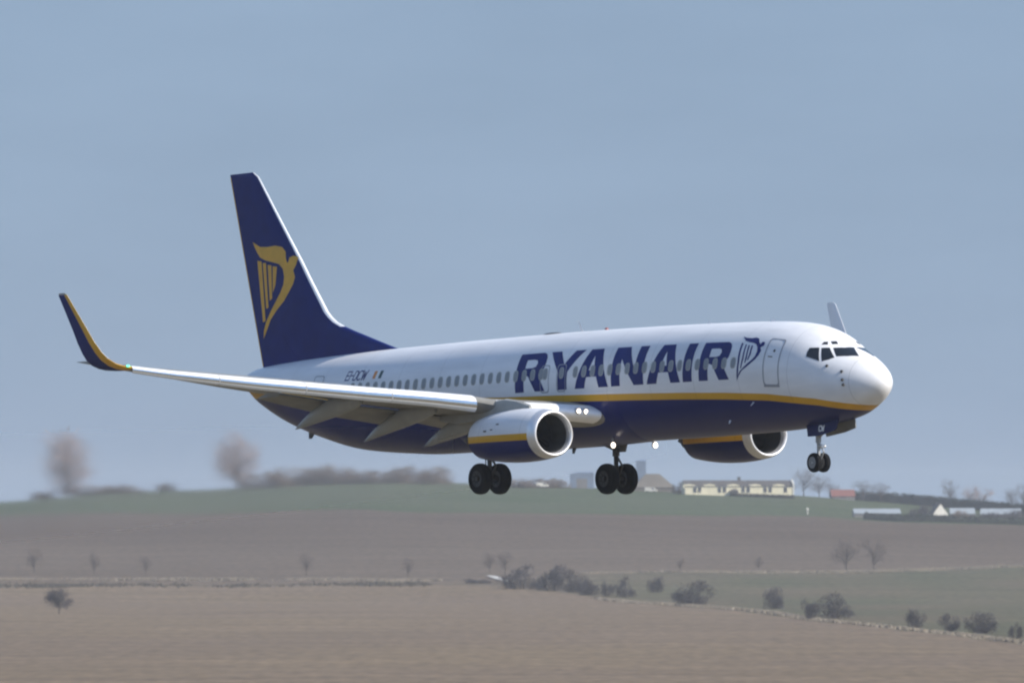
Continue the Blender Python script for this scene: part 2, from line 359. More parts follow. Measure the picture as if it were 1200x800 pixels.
def door(name, x0, x1, a0, a1, w, extra=None, wa=None, mseam='seam'):
    b = MB(); rx = .12; ra = rx / 1.88 * 57.3; wa = wa or w / 1.88 * 57.3
    o = rrect(x0, x1, a0, a1, rx, ra); i_ = rrect(x0 + w, x1 - w, a0 + wa, a1 - wa, rx * .7, ra * .7)
    def dens(lp):
        out = []
        for p, q in zip(lp, lp[1:] + lp[:1]):
            k = max(1, int(abs(q[1] - p[1]) / 4), int(abs(q[0] - p[0]) / .3))
            out += [(p[0] + (q[0] - p[0]) * t / k, p[1] + (q[1] - p[1]) * t / k) for t in range(k)]
        return out
    n = len(dens(o)); O = dens(o)
    cx, ca = (x0 + x1) / 2, (a0 + a1) / 2
    sx, sa = 1 - 2 * w / (x1 - x0), 1 - 2 * wa / (a1 - a0)
    I = [(cx + (x - cx) * sx, ca + (a - ca) * sa) for x, a in O]
    b.add([fus(x, R_(a), .006) for x, a in O] + [fus(x, R_(a), .006) for x, a in I], [(k, (k + 1) % n, n + (k + 1) % n, n + k) for k in range(n)], 0)
    if extra:
        for e in extra: patch2d([rrect(*e)], .3, 4, skin(.007), b, 1)
    return b.build(name, [M[mseam], M['dark']], fuselage, off=OFF)
door('service_door', 4.05, 4.86, 47.8, 104, .05, [(4.36, 4.46, 62.5, 66, .04, 1.5), (4.42, 4.66, 71.2, 72.3, .02, .5)])
sill = MB(); patch2d([rrect(4.05, 4.86, 103, 105.2, .05, 1)], .3, 4, skin(.008), sill); sill.build('door_sill', M['seam'], fuselage, off=OFF)
door('escape_hatch', 17.24, 17.76, 68.8, 98, .035)
door('escape_hatch', 16.24, 16.78, 68.8, 98, .035)
door('service_door', 31.66, 32.38, 61.5, 108, .04)
# probes and vents by the nose
for x, a, L in ((1.40, 68.6, .035), (1.33, 84.9, .035), (1.30, 95, .04), (2.0, 63.3, .02)):
    b = MB(); p = Vector(fus(x, R_(a), -.01)); q = Vector(fus(x - .02, R_(a), L))
    b.tube([p, q, q + Vector((-.06, 0, .0))], [.06, .05, .03], 8); b.build('probe', M['dark'], fuselage, off=OFF)
# aerials, beacon, drain masts
def blade(name, x, a, h, c, m, lean=.35, w=.02):
    b = MB(); p = Vector(fus(x, R_(a), -.03)); nrm = (Vector(fus(x, R_(a), 1)) - Vector(fus(x, R_(a), 0))).normalized()
    t = Vector((0, 0, 1)).cross(nrm); t = Vector((0, 1, 0)) if abs(nrm.z) > .9 else Vector((0, -nrm.z, nrm.y)); t.normalize()
    rings = []
    for f, k in ((0, 1), (.6, .75), (1, .45)):
        o = p + nrm * (h * f) + Vector((lean * h * f, 0, 0))
        rings.append([o + Vector((-c * k / 2, 0, 0)), o + t * w * k, o + Vector((c * k / 2, 0, 0)), o - t * w * k])
    b.loft(rings, 0, True, True, True); return b.build(name, M[m], fuselage, off=OFF)
blade('aerial', 17.62, 0, .42, .16, 'white', .5)
blade('aerial', 6.46, 0, .12, .3, 'white'); blade('aerial', 10.1, 0, .10, .3, 'white')
blade('aerial', 18.26, 180, .30, .3, 'dark')
blade('drain_mast', 5.70, 121, .30, .10, 'white', -.55); blade('drain_mast', 7.57, 141, .2, .12, 'white', -.5)
blade('drain_mast', 34.5, 180, .26, .45, 'dark', .5, .06)
b = MB()
for f, r in ((0, .10), (.06, .10), (.11, .07), (.13, .01)): pass
b.loft([[(16.18 + r * math.cos(t * math.pi / 6), r * math.sin(t * math.pi / 6), f_zt(16.18) - .02 + f) for t in range(12)] for f, r in ((0, .08), (.06, .07), (.09, .05), (.10, .01))], 0, True, True, True)
b.build('beacon_light', M['red'], fuselage, off=OFF)
b = MB(); b.loft([[(19.4 + c * .5 * math.cos(t * math.pi / 8), c * .22 * math.sin(t * math.pi / 8), f_zt(19.4) - .03 + f) for t in range(16)] for f, c in ((0, 1.1), (.04, 1), (.07, .7), (.08, .2))], 0, True, False, True)
b.build('aerial_fairing', M['dark'], fuselage, off=OFF)
for k in range(4): 
    xx = 35.2 + k * .55
    pass

# belly fairing between the wings
b = MB(); rr = []; bd = []
for i in range(33):
    t = i / 32; X = 13.2 + t * 10.6; g = math.sin(math.pi * t) ** .45 if 0 < t < 1 else 0
    ring = []
    for j in range(41):
        a = R_(100 + 160 * j / 40); o = -.05 + .14 * g * (1 + .6 * math.sin(2 * (a - math.pi / 2)) ** 2)
        ring.append(fus(X, a, o))
    rr.append(ring); bd += [p[2] - lin(STRIPE_Z, X) for p in ring]
b.loft(rr, 0, False); b.a['band'] = bd
b.build('belly_fairing', LIV, air, off=OFF)

# ---- wings
def foil(n=14, t=.12, camber=.015, f0=0.0, f1=1.0):
    """closed loop upper f1->f0, lower f0->f1 as (fraction, height/chord)"""
    def th(x): return 5 * t * (.2969 * math.sqrt(x) - .126 * x - .3516 * x * x + .2843 * x ** 3 - .1015 * x ** 4)
    def cm(x): return camber * 4 * x * (1 - x)
    xs = [f0 + (f1 - f0) * (1 - math.cos(math.pi * i / n)) / 2 for i in range(n + 1)]
    up = [(x, cm(x) + th(x)) for x in reversed(xs)]; lo = [(x, cm(x) - th(x)) for x in xs[1:]] if f0 == 0 else [(x, cm(x) - th(x)) for x in xs]
    return up + lo
def slat_x(Y): return 16.0 + .56 * (Y - 6)
def slat_z(Y): return lin([(6, 2.68), (7.58, 2.91), (9.44, 3.12), (12.89, 3.56), (15.54, 3.95), (16.75, 4.17)], Y)
def slat_h(Y): return lin([(6, .60), (7.58, .53), (9.44, .50), (12.89, .43), (15.54, .31), (16.75, .26)], Y)
def wle(Y): return lin([(0, 13.0), (1.9, 14.55), (3.2, 15.05), (4.83, 15.8), (5.95, 16.25), (6, slat_x(6) + .25), (16.75, slat_x(16.75) + .12)], Y)
def wte(Y): return lin([(0, 20.9), (1.9, 21.0), (5.8, 21.15), (16.75, 23.75)], Y)
def wz(Y): return lin([(0, 2.05), (1.9, 2.25), (4.83, 2.55), (6, 2.80), (16.75, 4.22)], Y)
def wzt(Y): return lin([(0, 2.4), (1.9, 2.45), (4, 2.52), (6, 2.75), (8, 3.0), (10, 3.35), (11, 3.5), (12.9, 3.82), (16.75, 4.36)], Y)
def wt(Y): return lin([(0, .15), (1.9, .135), (6, .12), (16.75, .10)], Y)
CUT = .80
def wing_ring(Y, cut):
    le, c, z0, t = wle(Y), wte(Y) - wle(Y), wz(Y), wt(Y)
    out = []
    for f, h in foil(14, t, .012, 0, cut): out.append((le + f * c, Y, z0 + h * c + f * (wzt(Y) - z0)))
    return out
def flap_ring(Y, x0, z0, c, ang, t=.16):
    ca, sa = math.cos(R_(ang)), math.sin(R_(ang)); out = []
    for f, h in foil(10, t, .04): out.append((x0 + c * (f * ca + h * sa), Y, z0 + c * (-f * sa + h * ca)))
    return out
def te_box(Y): le, te = wle(Y), wte(Y); return le + CUT * (te - le), wz(Y) + CUT * (wzt(Y) - wz(Y))
def slat_ring(Y):
    h = slat_h(Y); x0 = slat_x(Y); z0 = slat_z(Y); k = h / .60
    prof = [(.52, .33), (.36, .335), (.20, .29), (.09, .21), (.02, .09), (0, -.02), (.025, -.13), (.08, -.22), (.16, -.275), (.20, -.27), (.13, -.19), (.09, -.08), (.09, .02), (.15, .13), (.28, .23), (.52, .31)]
    return [(x0 + px * k, Y, z0 + pz * k) for px, pz in prof]
def slat_mat(i, j): return 0 if j in (0, 1, 2, 3) else (1 if j in (4, 5) else 0 if j in (6, 7, 8) else 2)

def engine(side):
    mir = side < 0; Y0 = 4.83; ZC = 1.475; KR = .885
    def bf(b, name, mats, parent, ang=35): return b.build(name, mats, parent, off=OFF, mirror=mir, ang=ang)
    n = 48
    def ring(X, r, dz=0, flat=.07):
        out = []; r *= KR
        for j in range(n):
            a = 2 * math.pi * j / n; zz = math.cos(a) * r
            if zz < 0: zz *= 1 - flat
            out.append((X, Y0 + math.sin(a) * r * (1 + flat * .35), ZC + dz + zz))
        return out
    outer = [(13.42, 1.035), (13.7, 1.07), (14.1, 1.105), (14.7, 1.125), (15.3, 1.11), (15.9, 1.065), (16.4, 1.0), (16.8, .93), (17.15, .86)]
    b = MB(); rs = [ring(x, r) for x, r in outer]
    rs += [ring(17.15, .83), ring(16.9, .83), ring(16.6, .8)]
    b.loft(rs, 0); b.a['band'] = [p[2] - (1.29 + .01 * (p[0] - 14)) for r in rs for p in r]
    nac = bf(b, 'engine_nacelle', LIVN, air)
    b = MB(); b.loft([ring(x, r) for x, r in ((13.43, 1.037), (13.3, 1.015), (13.18, .985), (13.09, .945), (13.055, .905), (13.06, .87), (13.10, .835), (13.18, .805), (13.28, .79))], 0)
    bf(b, 'inlet_lip', M['lip'], nac, 80)
    b = MB(); b.loft([ring(x, r, 0, .05) for x, r in ((13.28, .789), (13.6, .785), (14.0, .79), (14.35, .79))], 0)
    bf(b, 'inlet_duct', M['duct'], nac)
    b = MB(); b.loft([ring(14.34, .80), ring(14.345, .02)], 0); b.loft([ring(13.95, .01, 0, 0), ring(14.05, .08, 0, 0), ring(14.2, .17, 0, 0), ring(14.33, .22, 0, 0)], 1)
    for k in range(24):
        a = 2 * math.pi * k / 24; ra = Vector((0, math.sin(a), math.cos(a))); ta = Vector((0, math.cos(a), -math.sin(a)))
        c = Vector((14.2, Y0, ZC)); q = []
        for r, tw, ch in ((.2, 35, .16), (.5, 50, .2), (.76, 62, .24)):
            d = Vector((math.cos(R_(tw)), 0, 0)) + ta * math.sin(R_(tw)); q.append((c + ra * r - d * ch / 2, c + ra * r + d * ch / 2))
        b.add([p for pr in q for p in pr], [(0, 1, 3, 2), (2, 3, 5, 4)], 1)
    bf(b, 'fan', [M['duct'], M['fan']], nac)
    b = MB(); b.loft([ring(x, r, .03, 0) for x, r in ((16.55, .5), (17.2, .48), (17.6, .42), (17.9, .36), (17.9, .33), (17.7, .31))], 0)
    b.loft([ring(x, r, .03, 0) for x, r in ((17.7, .26), (18.1, .18), (18.4, .05))], 0, True, True, True)
    bf(b, 'exhaust_nozzle', M['dark'], nac)
    # small latch marks and vent on the cowl
    for x, a in ((15.5, 74), (15.2, 63), (15.9, 76)):
        r = (1.118 if x < 15.4 else 1.09) * KR; b = MB()
        c = Vector((x, Y0 + math.sin(R_(a)) * r * 1.02, ZC + math.cos(R_(a)) * r))
        b.tube([c + Vector((-.07, 0, 0)), c + Vector((.07, 0, 0))], .025, 6)
        bf(b, 'cowl_vent', M['dark'], nac)
    b = MB(); rs = []
    for X, zt, zb, w in ((14.4, 2.58, 2.4, .06), (15.1, 2.78, 2.4, .16), (15.8, 2.87, 2.3, .2), (16.6, 2.82, 2.2, .2), (17.6, 2.8, 2.15, .2), (18.6, 2.6, 2.1, .17), (19.8, 2.45, 2.25, .06)):
        rs.append([(X, Y0 - w, zb), (X, Y0 - w, (zt + zb) / 2), (X, Y0 - w * .7, zt - .05), (X, Y0, zt), (X, Y0 + w * .7, zt - .05), (X, Y0 + w, (zt + zb) / 2), (X, Y0 + w, zb)])
    b.loft(rs, 0, True, True, True); bf(b, 'engine_pylon', M['grey'], air)

def make_wing(side):
    mir = side < 0
    def bf(b, name, mats, parent, ang=35):
        # flight load bends the outer wing up and inward
        for i, (x, y, z) in enumerate(b.v):
            s = min(max((y - 4.5) / 1.5, 0), 1); b.v[i] = (x + .62 * s, y - .45 * s, z + .03 * s)
        return b.build(name, mats, parent, off=OFF, mirror=mir, ang=ang)
    b = MB(); ys = [0.6, 1.9, 2.6, 3.4, 4.83, 5.95, 6.0, 7, 8, 9.5, 10.72]
    b.loft([wing_ring(y, CUT) for y in ys], 0, True, True, True)
    b.loft([wing_ring(y, 1.0) for y in (10.74, 11.8, 12.9, 14, 15.5, 16.75)], 0, True, True, True)
    # fixed nose of the wing inboard of the engine is bright metal
    wing = bf(b, 'wing', M['under'], air)
    b = MB()
    def nose_ring(Y, e):
        le, c, z0, t = wle(Y), wte(Y) - wle(Y), wz(Y), wt(Y)
        pts = [p for p in foil(28, t, .012, 0, 1) if p[0] <= .10]
        return [(le + f * c - .012, Y, z0 + h * c * (1 + e) + f * (wzt(Y) - z0)) for f, h in pts]
    b.loft([nose_ring(y, .02) for y in (1.7, 2.4, 3.2, 4.0, 4.6, 5.0)], 0, False)
    bf(b, 'leading_edge', M['satin'], wing)
    # slats, four along the outer wing
    for y0, y1 in ((6.0, 8.62), (8.65, 11.3), (11.33, 14.0), (14.03, 16.72)):
        b = MB(); b.loft([slat_ring(y0 + (y1 - y0) * k / 4) for k in range(5)], 0, True, True, True, mf=slat_mat)
        bf(b, 'slat', [M['satin'], M['alu'], M['grey']], wing, 30)
    # flaps
    def flap(y0, y1, tez, n=6):
        b = MB(); rs = []
        for k in range(n + 1):
            y = y0 + (y1 - y0) * k / n; x, z = te_box(y); x -= .08; z -= .17
            tx, tz = wte(y) + .6, lin(tez, y); c = math.hypot(tx - x, tz - z)
            rs.append(flap_ring(y, x, z, c, math.degrees(math.atan2(z - tz, tx - x)), .13))
        b.loft(rs, 0, True, True, True); return bf(b, 'flap', M['under'], wing)
    flap(6.05, 10.7, [(6.05, 2.23), (8.1, 2.57), (10, 3.02), (10.7, 3.2)])
    flap(2.05, 5.6, [(2.05, 1.85), (3.9, 2.18), (5.6, 2.48)])
    # flap track fairings
    for Y, xs, tip in ((9.1, 18.75, (22.85, 2.10)), (6.45, 17.9, (22.3, 1.64)), (4.3, 17.6, (21.6, 1.42))):
        b = MB(); rs = []; N = 14; zs = wz(Y) - .28
        for k in range(N + 1):
            t = k / N; X = xs + (tip[0] - xs) * t
            zc = zs + (tip[1] - zs) * (t ** 1.9); g = max(.03, math.sin(math.pi * min(1, .08 + .92 * t ** .8)) ** .75)
            hw, hh = .25 * g, .36 * g
            rs.append([(X, Y + hw * math.cos(2 * math.pi * j / 14), zc + hh * math.sin(2 * math.pi * j / 14)) for j in range(14)])
        b.loft(rs, 0, True, True, True); bf(b, 'flap_fairing', M['grey'], wing)
    # winglet
    path = [(16.75, 21.98, 1.72, 4.22, 8), (16.95, 22.22, 1.60, 4.28, 18), (17.15, 22.45, 1.48, 4.39, 38), (17.33, 22.66, 1.36, 4.58, 55), (17.47, 22.84, 1.22, 4.82, 67), (17.60, 23.1, 1.06, 5.2, 74), (17.70, 23.42, .90, 5.7, 78), (17.80, 23.85, .72, 6.3, 80), (17.90, 24.32, .54, 6.95, 81), (17.905, 24.46, .36, 7.02, 81)]
    b = MB(); rs = []
    for Y, le, c, z, cant in path:
        nv = Vector((0, -math.sin(R_(cant)), math.cos(R_(cant))))
        rs.append([Vector((le + f * c, Y, z)) + nv * (h * c) for f, h in foil(14, .085, .0)])
    nf = len(rs[0])
    def wm_(i, j):
        fr = foil(14, .085, .0)[j][0]
        return 3 if (j < 14 and i > 2) else 1 if (fr < .24 and i < 8) else (2 if i >= 8 else 0)
    b.loft(rs, 0, True, True, True, mf=wm_)
    bf(b, 'winglet', [M['navy'], M['yellow'], M['grey'], M['inner']], wing, 60)
    b = MB(); c = Vector((slat_x(16.8) + .0, 16.85, 4.30))
    b.loft([[(c.x + dx, c.y + r * math.cos(k * math.pi / 4), c.z + r * math.sin(k * math.pi / 4)) for k in range(8)] for dx, r in ((.12, .04), (.04, .035), (0, .02))], 0, True, True, True)
    bf(b, 'navigation_light', M['green'] if side > 0 else M['red'], wing)
    # landing lamps in the wing root
    b = MB()
    for y in (2.20, 2.45):
        x = wle(y) + .02; z = wz(y) + .08
        rs = [[(x + dx, y + r * math.cos(k * math.pi / 8), z + r * math.sin(k * math.pi / 8)) for k in range(16)] for dx, r in ((.12, .13), (-.02, .12), (-.06, .085))]
        b.loft(rs, 1, True, True, False); b.add(rs[-1] , [tuple(range(16))], 0)
    bf(b, 'landing_light', [M['lamp'], M['steel']], wing)

def main_gear(side):
    mir = side < 0; Y = 2.86; ZA = .18
    def bf(b, name, mats, parent, ang=35): return b.build(name, mats, parent, off=OFF, mirror=mir, ang=ang)
    b = MB(); b.tube([(19.55, Y, 2.2), (19.6, Y, 1.0)], .13, 14); b.tube([(19.6, Y, 1.05), (19.6, Y, ZA)], .085, 14)
    b.tube([(19.6, Y - .62, ZA), (19.6, Y + .62, ZA)], .075, 12)
    b.tube([(19.6, Y - .05, 1.25), (19.5, Y - 1.5, 1.75)], .06, 8); b.tube([(19.7, Y, 1.3), (20.6, Y + .1, 2.1)], .05, 8)
    b.tube([(19.5, Y, .95), (19.22, Y, .62), (19.5, Y, .28)], .045, 6); b.tube([(19.7, Y + .1, 1.3), (19.7, Y + .1, .3)], .02, 6)
    g = bf(b, 'main_gear', M['dark'], air)
    for dy in (-.43, .43):
        b = MB(); prof = [(.10, -.12), (.20, -.17), (.30, -.175), (.42, -.19), (.50, -.175), (.545, -.12), (.56, -.05), (.56, .05), (.545, .12), (.50, .175), (.42, .19), (.30, .175), (.20, .17), (.10, .12)]
        b.loft([[(19.6 + r * math.cos(2 * math.pi * k / 36), Y + dy + w, ZA + r * math.sin(2 * math.pi * k / 36)) for k in range(36)] for r, w in prof], 0, True, True, True, mf=lambda i, j: 1 if i < 2 or i > 10 else 0)
        for sgn in (-1, 1):
            for k in range(8):
                a = 2 * math.pi * k / 8; b.tube([(19.6 + .2 * math.cos(a), Y + dy + sgn * .16, ZA + .2 * math.sin(a)), (19.6 + .2 * math.cos(a), Y + dy + sgn * .185, ZA + .2 * math.sin(a))], .03, 6, 2)
        bf(b, 'wheel', [M['tyre'], M['hub'], M['dark']], g)
    b = MB(); b.loft([[(19.25, Y + .17, 1.15), (19.95, Y + .17, 1.15), (20.0, Y + .35, 2.0), (19.15, Y + .35, 2.0)], [(19.25, Y + .2, 1.15), (19.95, Y + .2, 1.15), (20.0, Y + .38, 2.0), (19.15, Y + .38, 2.0)]], 0, True, True, True)
    bf(b, 'gear_door', M['grey'], g, 20)
    # belly lamp
    b = MB(); c = (14.75, .95, 1.17)
    rs = [[(c[0] + dx, c[1] + r * math.cos(k * math.pi / 8), c[2] + r * math.sin(k * math.pi / 8)) for k in range(16)] for dx, r in ((.10, .07), (0, .125), (-.03, .10))]
    b.loft(rs, 1, True, True, False); b.add(rs[-1], [tuple(range(16))], 0); b.tube([(c[0] + .1, c[1] - .1, c[2] + .3), (c[0] + .05, c[1], c[2])], .035, 8, 1)
    bf(b, 'taxi_light', [M['lamp'], M['steel']], air)

for s in (1, -1):
    make_wing(s); engine(s); main_gear(s)

# nose gear
b = MB(); b.tube([(4.05, 0, 1.7), (4.07, 0, .75)], .10, 12); b.tube([(4.07, 0, .8), (4.08, 0, .08)], .06, 12); b.tube([(4.08, -.3, .06), (4.08, .3, .06)], .05, 10)
b.tube([(4.0, 0, .95), (3.2, 0, 1.45)], .045, 8); b.tube([(3.98, 0, .7), (3.78, 0, .42), (3.98, 0, .15)], .03, 6); b.tube([(3.9, -.16, .62), (3.9, .16, .62)], .05, 8)
ng = b.build('nose_gear', M['steel'], air, off=OFF)
for dy in (-.2, .2):
    b = MB(); prof = [(.06, -.09), (.13, -.10), (.20, -.09), (.21, -.105), (.28, -.105), (.33, -.075), (.345, -.02), (.345, .02), (.33, .075), (.28, .105), (.21, .105), (.20, .09), (.13, .10), (.06, .09)]
    b.loft([[(4.08 + r * math.cos(2 * math.pi * k / 32), dy + w, .06 + r * math.sin(2 * math.pi * k / 32)) for k in range(32)] for r, w in prof], 0, True, True, True, mf=lambda i, j: 1 if i < 3 or i > 9 else 0)
    b.build('wheel', [M['tyre'], M['hubn']], ng, off=OFF)
def ndoor(Y, pts, m, word=False):
    b = MB(); s = 1 if Y > 0 else -1
    b.loft([[(x, Y + s * o + s * (z - 1.0) * -.12, z) for x, z in pts] for o in (0, .03)], 0, True, True, True)
    if word:
        quads, wt_ = text_quads('CW', .17, .045, 0)
        for i, qd in enumerate(quads):
            b.add([(3.50 - p.x, Y + s * (.034 + i * .0005) + s * (1.14 + p.y - 1.0) * -.12, 1.14 + p.y) for p in qd], [(0, 1, 2, 3)], 1)
    return b.build('gear_door', [m, M['white']], ng, smooth=False, off=OFF)
ndoor(.40, [(4.28, 1.55), (4.12, .97), (3.5, .97), (2.9, 1.06), (2.55, 1.15), (2.4, 1.6)], M['door'], True)
ndoor(-.40, [(4.28, 1.55), (4.12, .97), (3.1, 1.07), (2.42, 1.2), (2.40, 1.62)], M['under'])
b = MB()
b.loft([[(3.93 + dx, r * math.cos(k * math.pi / 6), .62 + r * math.sin(k * math.pi / 6)) for k in range(12)] for dx, r in ((.02, .07), (-.07, .075), (-.1, .05))], 0, True, True, True)
b.build('gear_lamp', M['satin'], ng, off=OFF)

# ---- tail
FLE = [(4.7, 27.0), (5.1, 27.9), (5.39, 28.9), (5.68, 29.9), (5.97, 30.86), (6.25, 31.8), (6.52, 32.62), (6.75, 33.0), (7.0, 33.3), (8.22, 34.27), (9.15, 34.97), (10.46, 36.05), (12.3, 37.52), (12.5, 37.85)]
def fle(z): return lin(FLE, z)
def fte(z): return lin([(4.7, 37.44), (5.14, 37.54), (8.78, 38.45), (12.5, 39.38)], z)
def fin_half(x, z):
    te = fte(z); le = max(fle(z), 33.0 - (7 - z) * .5 if z < 7 else fle(z)); c = te - fle(z); f = min(max((x - fle(z)) / c, 0), 1)
    t = .085 * min(1, (te - 33.0 - (z - 7) * .86 + .0) / c) if z > 7 else .085 * 5.0 / c
    return c * 5 * t * (.2969 * math.sqrt(f) - .126 * f - .3516 * f * f + .2843 * f ** 3 - .1015 * f ** 4)
zs = [4.7, 4.95, 5.2, 5.39, 5.55, 5.75, 5.97, 6.2, 6.4, 6.6, 6.8, 7.0, 7.5, 8.2, 9, 10, 11, 12, 12.3, 12.42, 12.5]
fr = [0, .004, .012, .03, .06, .1, .17, .25, .35, .45, .55, .65, .72]
def fin_ring(z, frs, k=1.0):
    le, te = fle(z), fte(z); c = te - le
    L = [(le + f * c, fin_half(le + f * c, z) * k, z) for f in frs]
    return list(reversed(L)) + [(x, -y, zz) for x, y, zz in (L[1:] if frs[0] == 0 else L)]
b = MB(); nfr = len(fr)
b.loft([fin_ring(z, fr) for z in zs[:-1]] + [fin_ring(12.5, fr, .4)], 0, True, False, True,
       mf=lambda i, j: 1 if (zs[i] >= 6.4 and nfr - 4 <= j <= nfr + 1) else 0)
fin = b.build('tail_fin', [M['navy'], M['satin']], air, off=OFF, ang=50)
b = MB(); fr2 = [.722, .8, .88, .95, 1.0]
zz2 = [5.12, 5.6, 6.2, 6.8, 7.5, 8.2, 9, 10, 11, 12, 12.4, 12.5]
b.loft([fin_ring(z, fr2, .97) for z in zz2], 0, True, True, True, mf=lambda i, j: 1 if j in (0, len(fr2) * 2 - 2, 2 * len(fr2) - 1) and False else 0)
b.tube([(fte(z) - .01, 0, z) for z in (5.2, 7, 9, 11, 12.4)], .022, 6, 1)
b.build('rudder', [M['navy'], M['yellow']], air, off=OFF, ang=50)
for side in (1, -1):
    b = MB()
    for lp in [FIN_HARP] + FIN_STRINGS:
        patch2d([lp], .3, .3, lambda x, z: (x, side * (fin_half(x, z) + .008), z), b)
    b.build('painted_harp', M['yellow'], fin, off=OFF)
    b = MB(); rs = []
    for y, le, te, z in ((.3, 34.3, 38.2, 4.32), (2, 35.35, 38.5, 4.56), (5, 37.0, 39.05, 5.05), (7.0, 38.1, 39.43, 5.38), (7.18, 38.45, 39.45, 5.41)):
        c = te - le; rs.append([(le + f * c, y * side, z + h * c - (1 - f) * c * .07) for f, h in foil(12, .09, -.005)])
    b.loft(rs, 0, True, True, True); b.build('tailplane', M['grey'], air, off=OFF)
b = MB(); b.tube([(36.6, 0, 5.16), (36.65, 0, 5.42)], .03, 6); b.build('aerial', M['dark'], fuselage, off=OFF)
